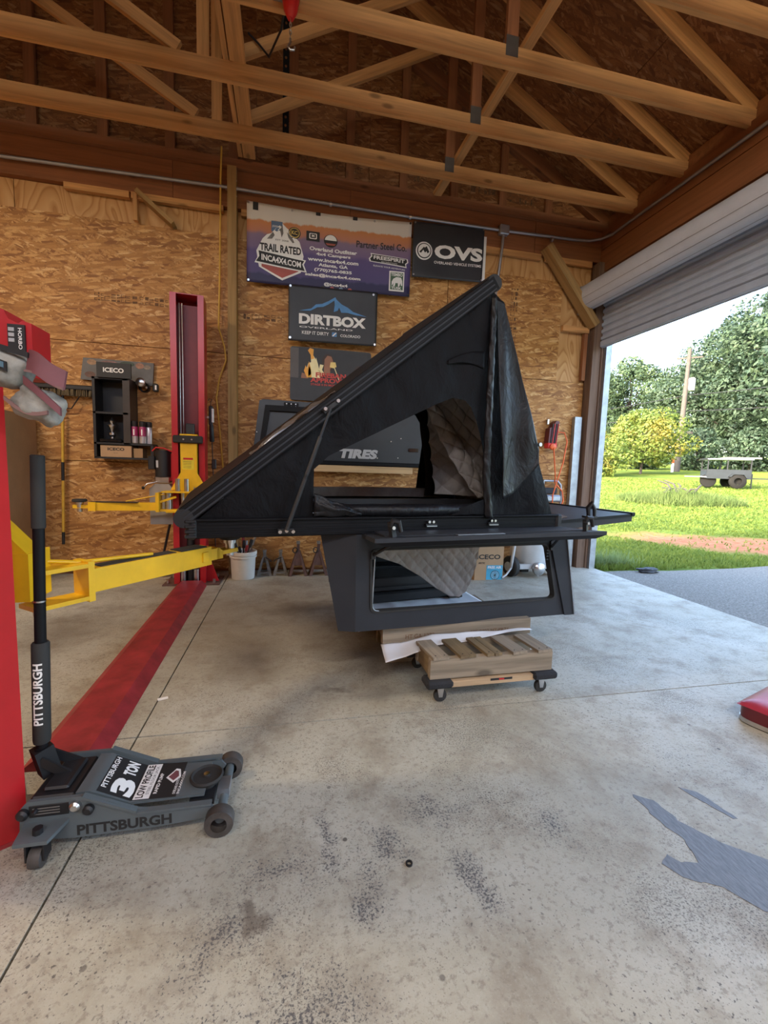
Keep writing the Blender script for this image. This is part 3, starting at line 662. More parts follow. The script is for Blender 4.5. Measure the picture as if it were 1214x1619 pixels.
# control box high on the front post
cb = MB(); cb.prism([(-.90, 1.50, 1.48), (-.742, 1.50, 1.48), (-.742, 1.50, 1.632), (-.765, 1.50, 1.638), (-.775, 1.50, 1.63), (-.80, 1.50, 1.64), (-.81, 1.50, 1.665), (-.90, 1.50, 1.685)], (0, .10, 0)); cb = cb.build('control_box', M['red'], lift)
bx('control_panel', (-.80, 1.493, 1.52), (-.757, 1.501, 1.625), M['black'], cb)
cv = lambda a, b: (a, 1.494, b)
lettering('HORBO', M['white'], cb, lambda a, b: (-.768+b*.012, 1.4915, 1.615-a*.06), 0, -.4, 1, .4, .02, 'printed_name')
for z in (1.575, 1.59, 1.605): bx('control_panel', (-.797, 1.491, z), (-.783, 1.4935, z+.010), M['grey_print'], cb)
# power unit on the rear post
pu = MB(); pu.cyl((-1.235, 4.70, 1.09), (-1.235, 4.70, 1.34), .075, n=24); pu.cyl((-1.235, 4.70, 1.34), (-1.235, 4.70, 1.352), .06, n=24); pu = pu.build('motor', M['black'], lift, smooth=True)
bx('motor_switch', (-1.36, 4.64, 1.16), (-1.30, 4.72, 1.29), M['black'], pu, .006)
bx('motor_label', (-1.285, 4.632, 1.18), (-1.255, 4.640, 1.25), M['grey_print'], pu)
bx('pump_block', (-1.30, 4.64, 1.03), (-1.17, 4.76, 1.09), M['steel'], pu, .006)
bx('mount_bracket', (-1.17, 4.68, 1.05), (-1.14, 4.76, 1.32), M['red'], pu)
rod('hydraulic_hose', [(-1.33, 4.68, 1.34), (-1.29, 4.66, 1.375), (-1.22, 4.66, 1.37), (-1.15, 4.68, 1.34), (-1.14, 4.7, 1.30)], .007, M['red_plastic'], pu)
rod('release_handle', [(-1.28, 4.63, 1.04), (-1.36, 4.6, 1.02), (-1.39, 4.6, .985)], .006, M['steel'], pu)
MB().lathe((-1.395, 4.6, .965), [(.008, 0), (.014, .01), (.014, .02), (.006, .03)]).build('release_handle', M['black'], pu)
m = MB(); prof = [(-1.345, .62), (-1.13, .62), (-1.13, .96), (-1.17, 1.02), (-1.30, 1.02), (-1.35, .97)]
m.prism([(x, 4.63, z) for x, z in prof], (0, .14, 0)); tank = (lambda t: (t.col(t.ramp(t.noise(t.coords(scale=(1, 1, .3)), 6, 3), [(.3, (.30, .28, .26)), (.7, (.46, .44, .42))])), t.p(.35, 0, .5, **{'Transmission Weight': .25}))[-1])(NT('cloudy_plastic')); m.build('fluid_reservoir', tank, pu)
rod('hydraulic_hose', [(-1.18, 4.68, .62), (-1.25, 4.74, .35), (-1.33, 4.8, .06)], .012, M['black'], pu)

# ---- bag hung on the front post
bag = thing('tool_bag', (-.74, 1.42, 1.36), 'grey suede and maroon leather work bag hung on the red lift post', 'bag')
def lump(c, r, seed, amp=.18, n=22, T=None, sq=2.6):
    m = MB(); c = Vector(c)
    def fn(u, v):
        th = 2*math.pi*u; ph = math.pi*(v-.5)
        d = Vector((math.cos(th)*math.cos(ph), math.sin(th)*math.cos(ph), math.sin(ph)))
        k = (abs(d.x)**sq+abs(d.y)**sq+abs(d.z)**sq)**(-1/sq)
        w = 1+amp*noise.noise(d*1.7+Vector((seed, 0, 0)))+amp*.4*noise.noise(d*4+Vector((0, seed, 0)))
        p = Vector((d.x*r[0], d.y*r[1], d.z*r[2]))*k*w
        return c+(T @ p if T else p)
    m.grid(fn, n*2, n); return m
tl = Matrix.Rotation(R(24), 3, 'Y')
lump((-.685, 1.405, 1.39), (.062, .042, .042), 3, T=tl, sq=3, amp=.28).build('pouch', M['suede'], bag, smooth='all')
lump((-.765, 1.40, 1.485), (.062, .045, .048), 5, T=tl, sq=3.5, amp=.2).build('pouch', M['suede'], bag, smooth='all')
def flp(u, v): return (-.688+.088*u-.004*v, 1.372-.014*math.sin(u*3)-.012*v, 1.532-.035*u-.018*u*u-v*(.060-.008*u)+.004*math.sin(7*u))
m = MB(); m.grid(flp, 12, 8, .010, (0, 1, 0)); m.build('flap', M['maroon'], bag, smooth=True)
rose = paint('dusty_rose_strap', (.22, .12, .11), .8)
m = MB(); m.grid(lambda u, v: (flp(u, 1)[0], 1.352, flp(u, 1)[2]+.004-v*.006), 12, 2, .008, (0, 1, 0)); m.build('flap_piping', rose, bag, smooth=True)
m = MB(); m.grid(lambda u, v: (-.70+.085*u, 1.362-.01*math.sin(3*u), 1.462-.062*u-.018*u*u-v*.022), 12, 4, .010, (0, 1, 0)); m.build('strap', M['maroon'], bag, smooth=True)
m = MB(); m.grid(lambda u, v: (-.745+.10*u, 1.358, 1.405-.03*u-.02*math.sin(3*u)-v*.010), 12, 3, .01, (0, 1, 0)); m.build('strap', rose, bag, smooth=True)
m = MB(); m.grid(lambda u, v: (-.785+.056*u, 1.347, 1.512-.02*u-v*.026), 6, 3, .006, (0, 1, 0)); m.build('brand_patch', M['black'], bag)
m = MB(); m.grid(lambda u, v: (-.778+.044*u, 1.345, 1.506-.016*u-v*.015), 6, 3, .003, (0, 1, 0)); m.build('brand_patch', paint('blue_patch_print', (.08, .16, .22), .5), bag)
m = MB(); m.grid(lambda u, v: (-.80+.115*u, 1.360, 1.552-.03*u-v*.014), 8, 3, .008, (0, 1, 0)); m.build('zip_band', M['black'], bag)
rod('hanging_loop', [(-.80, 1.44, 1.50), (-.81, 1.48, 1.53), (-.815, 1.505, 1.56)], .006, M['black'], bag)

# ================================================================== floor jack
jack = thing('floor_jack', (-.52, 1.575, 0), 'slate grey three ton low profile floor jack in front of the lift', 'floor jack')
G = M['grey_jack']; M['wheel_grey'] = paint('dirty_cast_wheel', (.06, .052, .048), .6, var=.4, scale=20)
def rail(y0, y1, name):
    prof = [(-.815, .055), (-.81, .155), (-.79, .178), (-.635, .178), (-.56, .15), (-.49, .112), (-.42, .10), (-.25, .088), (-.235, .07), (-.25, .05), (-.40, .04), (-.66, .038)]
    return MB().prism([(x, y0, z) for x, z in prof], (0, y1-y0, 0)).build(name, G, jack)
near = rail(1.445, 1.457, 'side_rail'); far = rail(1.675, 1.687, 'side_rail')
bx('rail_flange', (-.48, 1.435, .098), (-.25, 1.457, .105), G, jack); 
MB().bar((-.635, 1.447, .178), (-.48, 1.447, .106), .022, .008).build('rail_flange', G, jack)
MB().bar((-.635, 1.685, .178), (-.48, 1.685, .106), .022, .008).build('rail_flange', G, jack)
bx('rail_flange', (-.48, 1.675, .098), (-.25, 1.697, .105), G, jack)
bx('cross_plate', (-.80, 1.457, .05), (-.68, 1.675, .06), M['black'], jack)
lettering('PITTSBURGH', M['black_print'], near, lambda a, b: (a, 1.4442, b), -.655, .046, -.375, .082, .035, 'raised_name')
bx('name_plate', (-.785, 1.443, .125), (-.675, 1.446, .165), M['black'], near, .002)
for k in range(3): bx('name_plate', (-.775, 1.442, .135+.009*k), (-.70, 1.4435, .138+.009*k), M['grey_stand'], near)
for x, z, r, mt in ((-.655, .152, .016, 'steel'), (-.618, .135, .016, 'black'), (-.80, .142, .017, 'black'), (-.765, .15, .007, 'black')):
    MB().lathe((x, 1.445, z), [(r, 0), (r, .012), (r*.6, .018), (.001, .018)], (0, -1, 0), 18).build('pivot_bolt', M[mt], near, smooth=True)
# top cover (lift arm shroud)
def top(u, v):
    x = -.665+.385*u
    z = .176-.004*u-.058*min(1, max(0, (u-.10)/.30))**1.0*(1 if u < .4 else 1)-.006*max(0, u-.4)
    return (x, 1.468+(.195-.03*u)*v+.012*u, z)
m = MB(); m.grid(top, 20, 6, .008, (0, 0, -1)); deck = m.build('lift_arm', G, jack, smooth=True)
def deckz(x): return top((x+.665)/.385, .5)[2]+.0012
cvd = lambda a, b: (a, b, deckz(a))
flat([(x, 1.478) for x in [-.61+.02*i for i in range(13)]]+[(x, 1.655) for x in [-.37-.02*i for i in range(13)]], M['black_print'], deck, lambda a, b: (a, b, deckz(a)), 'decal')
# lettering on the decal reads from the handle side
def rot_text(s, x0, x1, y0, y1, mat, bold=.03): return lettering(s, mat, deck, lambda a, b: (x0+(x1-x0)*b, y1-(y1-y0)*(1-a) if False else y0+(y1-y0)*a, deckz(x0+(x1-x0)*b)+.001), 0, 0, 1, 1, bold, 'decal_text')
def dtext(s, x0, x1, y0, y1, mat, bold=.03):
    # baseline runs along +y at x1, letters stand towards -x
    return lettering(s, mat, deck, lambda a, b: (x1+(x0-x1)*b, y0+(y1-y0)*a, deckz(x1+(x0-x1)*b)+.001), 0, 0, 1, 1, bold, 'decal_text')
dtext('PITTSBURGH', -.606, -.590, 1.50, 1.648, M['white'], .02)
dtext('3', -.578, -.512, 1.488, 1.562, M['white'], .06)
dtext('TON', -.566, -.528, 1.580, 1.648, M['white'], .05)
flat([(-.505, 1.480), (-.455, 1.480), (-.455, 1.653), (-.505, 1.653)], M['white'], deck, lambda a, b: (a, b, deckz(a)+.0008), 'decal')
dtext('LOW PROFILE', -.500, -.476, 1.486, 1.648, M['black_print'], .03)
dtext('STEEL FLOOR JACK', -.471, -.459, 1.50, 1.64, M['black_print'], .0)
dtext('RAPID PUMP', -.448, -.436, 1.50, 1.60, M['white'], .03)
bd = [(-.41, 1.60), (-.425, 1.575), (-.395, 1.545), (-.375, 1.575), (-.385, 1.615), (-.40, 1.62)]
flat(bd, M['white'], deck, lambda a, b: (a, b, deckz(a)+.0012), 'decal'); flat([(x*.7-.12, y*.7+.475) for x, y in bd], M['maroon'], deck, lambda a, b: (a, b, deckz(a)+.0018), 'decal')
dtext('OVERLAND OUTFITTER', -.385, -.376, 1.49, 1.575, M['white'], .02); dtext('INCA4X4.COM', -.372, -.363, 1.49, 1.60, M['white'], .02)
# front: saddle, axle, rollers
MB().lathe((-.285, 1.560, .085), [(.03, 0), (.03, .02), (.052, .022), (.058, .034), (.052, .040), (.046, .034), (.012, .033), (.012, .037), (.001, .037)]).build('saddle', M['rubber'], jack, smooth=True)
MB().lathe((-.285, 1.565, .118), [(.011, 0), (.011, .006), (.006, .007), (.001, .007)]).build('saddle_bolt', M['steel'], jack, smooth=True)
bx('saddle_yoke', (-.33, 1.49, .06), (-.25, 1.64, .085), M['black'], jack)
MB().cyl((-.222, 1.43, .05), (-.222, 1.70, .05), .016, n=16).build('front_axle', G, jack, smooth=True)
bx('axle_plate', (-.245, 1.53, .045), (-.205, 1.60, .08), M['galv'], jack)
for y0, y1 in ((1.405, 1.452), (1.682, 1.728)):
    MB().lathe((-.222, y0, .047), [(.026, 0), (.03, .001), (.046, .002), (.047, .006), (.047, .04), (.044, .046), (.02, .047), (.02, .04)], (0, 1, 0), 26).build('front_wheel', M['wheel_grey'], jack, smooth=True)
# rear caster plates and wheels
for s, yb in ((-1, 1.40), (1, 1.735)):
    m = MB(); m.prism([(-.79, yb-.035, .095), (-.70, yb-.035, .095), (-.675, yb+.045, .098), (-.80, yb+.045, .098)] if s < 0 else [(-.80, yb-.045, .098), (-.675, yb-.045, .098), (-.70, yb+.035, .095), (-.79, yb+.035, .095)], (0, 0, .012)); m.build('caster_plate', G, jack)
    MB().cyl((-.74, yb, .107), (-.74, yb, .125), .014, n=8).build('caster_bolt', M['black'], jack)
    m = MB(); m.box((-.769, yb-.02, .03), (-.764, yb+.02, .095)); m.box((-.716, yb-.02, .03), (-.721, yb+.02, .095)); m.box((-.769, yb-.022, .086), (-.716, yb+.022, .095)); m.build('caster_fork', M['black'], jack)
    MB().lathe((-.760, yb, .034), [(.02, 0), (.032, .002), (.034, .018), (.032, .034), (.02, .036)], (1, 0, 0), 22).build('rear_wheel', M['wheel_grey'], jack, smooth=True)
# pump block and handle socket
m = MB(); m.box((-.80, 1.465, .06), (-.665, 1.668, .172), .012); pump = m.build('pump_body', M['black'], jack)
bx('pump_body', (-.77, 1.49, .172), (-.695, 1.64, .186), M['black'], jack, .01)
lettering('PITTSBURGH', M['charcoal'], pump, lambda a, b: (-.735+b*.02, 1.50+a*.11, .1875), 0, 0, 1, 1, .03, 'raised_name')
MB().bar((-.80, 1.60, .17), (-.815, 1.585, .27), .05, .055).build('handle_socket', M['black'], jack)
for s in (-1, 1): MB().bar((-.72, 1.60+s*.035, .17), (-.808, 1.588+s*.026, .235), .008, .03).build('socket_web', M['black'], jack)
hb, ht = Vector((-.813, 1.585, .24)), Vector((-.785, 1.585, 1.25)); hd = (ht-hb)
hm = MB(); hm.tube([hb, hb+hd*.03, hb+hd*.032, hb+hd*.98], [.022, .022, .0165, .0165], 20); han = hm.build('handle', M['black_metal'], jack, smooth=True)
MB().tube([hb+hd*.05, hb+hd*.06, hb+hd*.39, hb+hd*.395], [.024, .0255, .0255, .022], 22).build('handle_sleeve', M['rubber'], han, smooth=True)
MB().tube([hb+hd*.77-Vector((0, 0, .0)), hb+hd*.772, hb+hd*1.0, hb+hd*1.003], [.017, .0195, .0195, .016], 22).build('handle_grip', M['rubber'], han, smooth=True)
MB().tube([hb+hd*.53, hb+hd*.535], [.0175, .0175], 20).build('handle_collar', M['steel'], han, smooth=True)
def onhandle(a, b):
    # a up the sleeve, b around it
    p = hb+hd*(.12+.21*a); q = R(-118+62*b); return (p.x+.0262*math.cos(q), p.y+.0262*math.sin(q), p.z)
vs, fs = text_mesh('PITTSBURGH', .03); vs, fs = refine([(a*5, b) for a, b in vs], fs, .12); m = MB(); m.add([onhandle(a/5, 1-b) for a, b in vs], fs); m.build('printed_name', M['white'], han, fix=False)

# ================================================================== banners and posters on the wall
def wrinkle(seed, amp=.007):
    return lambda x, z: amp*(noise.noise(Vector((x*3.1+seed, z*2.2, seed)))+.5*noise.noise(Vector((x*1.3, z*7+seed, 0)))) + amp
def cloth(name, x0, x1, z0, z1, mat, label, seed, y=WALL_Y-.012, tilt=0.0, amp=.007, sag=0.0):
    w = wrinkle(seed, amp)
    top = lambda u: z1+tilt*u-sag*math.sin(math.pi*u)
    m = MB(); m.grid(lambda u, v: (x0+(x1-x0)*u, y-w(x0+(x1-x0)*u, z0+(z1-z0)*v), z0+tilt*u+(top(u)-z0-tilt*u)*v), 40, 24, .0025, (0, 1, 0))
    o = m.build(name, mat, None, smooth='all'); tag(o, label, 'banner')
    lay = [0]
    def conv(a, b, k=[0]):
        x = x0+(x1-x0)*a; u = a; zz = z0+tilt*u+(top(u)-z0-tilt*u)*b
        return (x, y-w(x, z0+(z1-z0)*b)-.0035-lay[0]*.003, zz)
    return o, conv, lay
def banner1_mat():
    t = NT('sunset_banner_print'); co = t.coords(); s = t.n('ShaderNodeSeparateXYZ'); t.l(co, s.inputs[0])
    n = t.noise(t.coords(scale=(1, 0, 0)), 7, 5, .6); n2 = t.noise(t.coords(scale=(1, 0, .3), loc=(4, 0, 0)), 4, 5, .6)
    h = t.math('ADD', s.outputs[2], t.math('MULTIPLY', t.math('SUBTRACT', n, .5), .10))
    h = t.math('SUBTRACT', h, t.math('MULTIPLY', s.outputs[0], .03))
    c = t.ramp(t.math('ADD', t.math('DIVIDE', h, .84), 0.0), [(.0, (.028, .024, .075)), (.13, (.030, .026, .085)), (.16, (.075, .055, .16)), (.42, (.10, .072, .19)), (.47, (.17, .115, .22)), (.62, (.22, .15, .23)), (.66, (.46, .19, .12)), (.78, (.55, .22, .08)), (.80, (.66, .62, .56)), (1, (.72, .69, .64))])
    t.col(c); return t.p(.5, 0, .4)
b1, cv, ly = cloth('vinyl_banner', -.48, 1.325, 3.19, 4.005, banner1_mat(), 'long purple and orange vinyl banner of an overland outfitter with white text', 2.0, y=WALL_Y-.07, tilt=.04, amp=.008, sag=.03)
ly[0] = 1
Wt = M['white']
for i, (s, yc, w) in enumerate((('Overland Outfitter', .515, .29), ('4x4 Campers', .445, .21), ('www.inca4x4.com', .375, .31), ('Atlanta, GA', .305, .18), ('(770)765-0835', .235, .23), ('sales@inca4x4.com', .165, .34))):
    lettering(s, Wt, b1, cv, .51-w/2, yc-.022, .51+w/2, yc+.03, .035, 'banner_text')
lettering('@inca4x4', Wt, b1, cv, .455, .03, .60, .085, .03, 'banner_text')
for i, c in enumerate(((.02, .02, .03), (.5, .12, .12), (.2, .3, .45), (.55, .12, .1))): flat(circ(.45+.055*i, .012, .013, .022, 14), paint('social_icon', c, .5), b1, cv, 'icon')
lettering('Partner Steel Co.', M['black_print'], b1, cv, .65, .60, .97, .69, .012, 'banner_text')
blk = M['black_print']
flat(rrect(.14, .665, .205, .80, .004), paint('blue_logo', (.10, .16, .27), .5), b1, cv, 'logo'); ly[0] = 2; lettering('JOOLCA', Wt, b1, cv, .145, .715, .20, .745, .02, 'banner_text'); ly[0] = 1
flat(circ(.275, .685, .036, .075), blk, b1, cv, 'logo'); ly[0] = 2; flat(circ(.275, .685, .031, .065), paint('gold_logo', (.5, .34, .08), .5), b1, cv, 'logo'); ly[0] = 3; flat(circ(.275, .685, .025, .052), blk, b1, cv, 'logo'); ly[0] = 4; lettering('KC', paint('gold_letters', (.6, .42, .1), .5), b1, cv, .257, .66, .293, .71, .03, 'banner_text'); ly[0] = 1
flat(rrect(.345, .615, .425, .74, .004), blk, b1, cv, 'logo'); ly[0] = 2; flat(rrect(.362, .64, .408, .715, .01), Wt, b1, cv, 'logo'); ly[0] = 3; flat(rrect(.368, .65, .402, .705, .008), blk, b1, cv, 'logo'); ly[0] = 4; lettering('M', Wt, b1, cv, .377, .66, .393, .695, .02, 'banner_text'); ly[0] = 1
flat(circ(.492, .645, .042, .085), blk, b1, cv, 'logo'); ly[0] = 2; flat(circ(.492, .65, .036, .072, 18, 0, 180), Wt, b1, cv, 'logo'); flat([(.46, .61), (.524, .61), (.515, .585), (.47, .585)], paint('brick_red_print', (.35, .09, .06), .5), b1, cv, 'logo'); ly[0] = 1
# trail rated badge
shp = [(.07, .20), (.055, .40), (.09, .56), (.115, .62), (.14, .64), (.17, .72), (.205, .78), (.225, .74), (.25, .70), (.275, .64), (.305, .58), (.33, .40), (.315, .18), (.205, .055)]
cx, cy = .195, .42
flat(shp, Wt, b1, cv, 'badge'); ly[0] = 2
sc_ = lambda pts, k, dx=0, dy=0: [(cx+(x-cx)*k+dx, cy+(y-cy)*k+dy) for x, y in pts]
flat([(.085, .27), (.30, .21), (.30, .19), (.205, .085), (.085, .205)], paint('red_rock_print', (.36, .07, .05), .5), b1, cv, 'badge')
for pts in ([(.115, .56), (.15, .66), (.16, .62), (.145, .57)], [(.19, .70), (.205, .76), (.21, .66), (.20, .60)], [(.23, .68), (.26, .62), (.275, .56), (.265, .55), (.24, .61)]): flat(pts, M['grey_stand'], b1, cv, 'badge')
lettering('EST 2008', blk, b1, cv, .165, .555, .24, .575, .0, 'banner_text')
lettering('TRAIL RATED', blk, b1, cv, .075, .405, .315, .505, .035, 'banner_text', shear=0)
ly[0] = 3
flat([(.045, .245), (.35, .185), (.332, .285), (.345, .345), (.06, .415), (.065, .33)], Wt, b1, cv, 'badge'); ly[0] = 4
flat([(.053, .262), (.338, .202), (.322, .285), (.334, .333), (.068, .398), (.073, .33)], blk, b1, cv, 'badge'); ly[0] = 5
lettering('INCA4X4.COM', Wt, b1, lambda a, b: cv(a, b+.02-.22*(a-.09)*.9+.0), .085, .262, .315, .340, .03, 'banner_text'); ly[0] = 1
# freespirit and elephant logos
fs_ = [(.735, .43), (.73, .47), (.745, .51), (.74, .545), (.98, .50), (.985, .455), (.97, .425), (.975, .38)]
flat(fs_, Wt, b1, cv, 'logo'); ly[0] = 2; flat([(.743+(x-.735)*.935, .463+(y-.463)*.82) for x, y in fs_], blk, b1, cv, 'logo'); ly[0] = 3
lettering('FREESPIRIT', Wt, b1, lambda a, b: cv(a, b-.14*(a-.86)), .76, .45, .96, .50, .03, 'banner_text'); lettering('RECREATION', Wt, b1, lambda a, b: cv(a, b-.14*(a-.86)), .81, .418, .91, .434, .0, 'banner_text'); ly[0] = 1
lettering('ELEVATE YOUR ADVENTURE', Wt, b1, lambda a, b: cv(a, b-.14*(a-.86)), .76, .355, .965, .375, .01, 'banner_text')
flat(rrect(.863, .055, .962, .325, .004), Wt, b1, cv, 'logo'); ly[0] = 2; flat(rrect(.871, .075, .954, .305, .003), M.setdefault('green_print', paint('green_print', (.06, .12, .07), .5)), b1, cv, 'logo'); ly[0] = 3
flat([(.88, .12), (.88, .18), (.89, .22), (.91, .245), (.94, .24), (.948, .20), (.95, .14), (.942, .13), (.938, .17), (.93, .12), (.922, .12), (.92, .165), (.905, .165), (.90, .12), (.89, .12), (.892, .165)], Wt, b1, cv, 'logo')
lettering('TEMBO', Wt, b1, cv, .874, .255, .95, .297, .03, 'banner_text'); lettering('TUSK', Wt, b1, cv, .878, .08, .945, .115, .03, 'banner_text'); ly[0] = 1
for u, w, h in ((.035, .03, .09), (.40, .028, .055), (.625, .028, .05)): flat([(u, .955), (u+w, .955), (u+w, 1.0), (u, 1.0)] if h < .06 else [(u, .90), (u+w, .90), (u+w, .998), (u, .998)], blk, b1, cv, 'tape')
for u, v in ((.01, .98), (.99, .98), (.99, .02), (.01, .02), (.26, .97), (.76, .97)): MB().cyl(Vector(cv(u, v)), Vector(cv(u, v))+Vector((0, -.004, 0)), .012, n=12).build('eyelet', M['steel'] if u < .9 else M['black'], b1)
# OVS banner
bb = paint('black_vinyl', (.024, .026, .032), .42, var=.12)
b2, cv2, l2 = cloth('vinyl_banner', 1.345, 2.215, 3.46, 4.06, bb, 'black vinyl banner with white three-letter vehicle systems logo', 5.0, y=WALL_Y-.07, tilt=.035, amp=.007)
l2[0] = 1
lettering('OVS', Wt, b2, cv2, .30, .37, .985, .62, .045, 'banner_text'); lettering('OVERLAND VEHICLE SYSTEMS', Wt, b2, cv2, .30, .27, .975, .32, .02, 'banner_text')
flat(circ(.155, .48, .115, .165, 28), Wt, b2, cv2, 'logo'); l2[0] = 2; flat(circ(.155, .48, .098, .14, 28), M['black_print'], b2, cv2, 'logo'); l2[0] = 3; flat(circ(.155, .48, .085, .122, 28), Wt, b2, cv2, 'logo'); l2[0] = 4
flat([(.085, .45), (.12, .50), (.145, .545), (.16, .53), (.185, .56), (.225, .46), (.20, .43), (.185, .47), (.165, .44), (.14, .49), (.11, .43)], M['black_print'], b2, cv2, 'logo')
bx('edge_batten', (2.222, 5.12, 3.50), (2.262, 5.155, 4.03), M['white'], b2)
for u, v in ((.02, .97), (.98, .97), (.98, .03), (.02, .03)): MB().cyl(Vector(cv2(u, v)), Vector(cv2(u, v))+Vector((0, -.004, 0)), .01, n=12).build('eyelet', M['steel'], b2)
# DIRTBOX banner
b3, cv3, l3 = cloth('vinyl_banner', -.04, .945, 2.61, 3.20, paint('charcoal_vinyl', (.026, .026, .03), .5, var=.1), 'charcoal vinyl banner with blue mountain logo above the fire poster', 8.0, y=WALL_Y-.11, tilt=.02, amp=.006)
l3[0] = 1; blue = paint('blue_print', (.07, .22, .46), .5)
lettering('DIRTBOX', Wt, b3, cv3, .115, .31, .87, .50, .05, 'banner_text', shear=.0); lettering('OVERLAND', Wt, b3, cv3, .12, .245, .72, .275, .012, 'banner_text')
lettering('KEEP IT DIRTY', Wt, b3, cv3, .15, .13, .45, .19, .012, 'banner_text'); lettering('COLORADO', Wt, b3, cv3, .58, .125, .81, .175, .015, 'banner_text')
flat([(.485, .12), (.54, .12), (.54, .20), (.485, .20)], blue, b3, cv3, 'logo'); l3[0] = 2; flat([(.49, .125), (.50, .125), (.535, .185), (.535, .195), (.525, .195), (.49, .14)], Wt, b3, cv3, 'logo'); l3[0] = 1
flat([(.12, .545), (.25, .60), (.30, .68), (.37, .70), (.44, .76), (.515, .84), (.53, .80), (.59, .72), (.66, .67), (.72, .60), (.88, .53), (.75, .545), (.66, .575), (.585, .57), (.56, .66), (.545, .60), (.50, .57), (.51, .70), (.505, .78), (.44, .70), (.38, .645), (.315, .63), (.24, .555)], blue, b3, cv3, 'logo')
for u, v in ((.02, .97), (.95, .95), (.98, .03), (.02, .05)): MB().cyl(Vector(cv3(u, v)), Vector(cv3(u, v))+Vector((0, -.004, 0)), .012, n=12).build('eyelet', M['steel'], b3)
# fire poster (rigid board)
ps = MB(); ps.prism([(x, WALL_Y-.03, z) for x, z in rrect(-.015, 1.985, .905, 2.575, .03)], (0, .02, 0)); ps = ps.build('poster_board', paint('black_poster', (.022, .022, .025), .5)); tag(ps, 'black fire-ban poster with campfire flames and red lettering', 'poster')
pl = [0]
def cp(a, b): return (-.015+.92*a, WALL_Y-.0305-.0012*pl[0], 1.985+.59*b)
P_ = lambda n, c: paint(n, c, .6, var=.1)
skin = P_('printed_skin_tone', (.30, .14, .085)); fl1 = P_('printed_flame_orange', (.80, .38, .06)); fl2 = P_('printed_flame_pale', (.85, .74, .42)); redp = P_('printed_red', (.52, .06, .05)); gp = P_('printed_grey', (.10, .09, .09)); hair = P_('printed_dark_brown', (.05, .03, .025))
pl[0] = 1; flat([(0, .42), (.10, .42), (.10, .98), (0, .98)], gp, ps, cp, 'print'); flat([(.10, .45), (.95, .40), (.95, .93), (.10, .99)], P_('printed_night_wall', (.035, .036, .042)), ps, cp, 'print'); pl[0] = 2
flat(circ(.46, .74, .075, .17), hair, ps, cp, 'print'); flat(circ(.86, .58, .08, .15), hair, ps, cp, 'print'); pl[0] = 3
flat([(.41, .62), (.415, .80), (.45, .875), (.50, .86), (.525, .76), (.515, .68), (.485, .62), (.49, .50), (.41, .50)], skin, ps, cp, 'print'); flat([(.79, .46), (.80, .60), (.85, .69), (.89, .62), (.90, .46)], skin, ps, cp, 'print'); flat([(.13, .42), (.14, .52), (.20, .50), (.22, .42)], skin, ps, cp, 'print')
pl[0] = 4
flat([(.21, .44), (.205, .54), (.20, .62), (.215, .70), (.25, .73), (.245, .86), (.21, .94), (.235, .99), (.28, .97), (.275, .86), (.30, .80), (.33, .68), (.335, .44)], fl2, ps, cp, 'print'); pl[0] = 5; flat([(.25, .78), (.245, .86), (.21, .94), (.235, .99), (.28, .97), (.275, .86), (.29, .80)], fl1, ps, cp, 'print'); flat([(.20, .44), (.165, .56), (.185, .66), (.205, .60), (.225, .74), (.25, .60), (.26, .44)], fl1, ps, cp, 'print'); flat([(.28, .44), (.285, .58), (.31, .82), (.335, .70), (.355, .58), (.39, .50), (.36, .44)], fl2, ps, cp, 'print'); flat([(.345, .58), (.36, .70), (.405, .69), (.385, .60), (.42, .52), (.38, .50)], fl2, ps, cp, 'print'); flat([(.22, .46), (.215, .56), (.23, .66), (.25, .58), (.255, .5)], P_('printed_flame_yellow', (.80, .66, .10)), ps, cp, 'print')
pl[0] = 5
flat([(.48, .66), (.49, .755), (.55, .76), (.565, .675), (.53, .645)], P_('printed_marshmallow', (.80, .60, .22)), ps, cp, 'print'); flat([(.535, .65), (.545, .65), (.61, .40), (.60, .40)], fl2, ps, cp, 'print')
pl[0] = 6
lettering('FIREBAN', redp, ps, cp, .31, .455, .685, .545, .04, 'poster_text'); lettering('APPROVED', redp, ps, cp, .245, .355, .735, .445, .04, 'poster_text'); lettering('STAGE II IN MOST COUNTIES', redp, ps, cp, .25, .295, .78, .335, .02, 'poster_text')
flat(circ(.455, .13, .048, .075), gp, ps, cp, 'logo')
# black panel with TIRES lettering, on a pale ledge
pn = MB(); pn.prism([(-.42, 5.06, 1.30), (1.56, 5.06, 1.295), (1.535, 5.09, 1.90), (1.50, 5.09, 1.955), (-.30, 5.09, 1.965), (-.345, 5.09, 1.95)], (0, .05, 0)); pn = pn.build('display_board', paint('slate_black_panel', (.020, .023, .028), .42, var=.15, scale=3)); tag(pn, 'big black panel with grey lettering on a pale ledge behind the tent', 'panel')
m = MB(); m.plate([(-.36, 1.34), (.30, 1.34), (.30, 1.90), (-.28, 1.90)], [[(-.30, 1.39), (.24, 1.39), (.24, 1.84), (-.23, 1.84)]], lambda a, b: (a, 5.068, b), (0, -.02, 0)); m.build('panel_rim', M['black_metal'], pn)
lettering('TIRES', M['grey_print'], pn, lambda a, b: (a, 5.054+.03*(b-1.3), b), .53, 1.345, .985, 1.455, .06, 'lettering', shear=.25)
bx('lower_edge', (-.42, 5.04, 1.262), (1.55, 5.10, 1.31), M['black_metal'], pn, .008)
bx('hinge_plate', (-.08, 5.058, 1.88), (.08, 5.066, 1.94), M['black_metal'], pn)
for i in range(3):
    for z in (1.895, 1.925): MB().cyl((-.05+.05*i, 5.06, z), (-.05+.05*i, 5.05, z), .007, n=8).build('screw', M['steel'], pn)
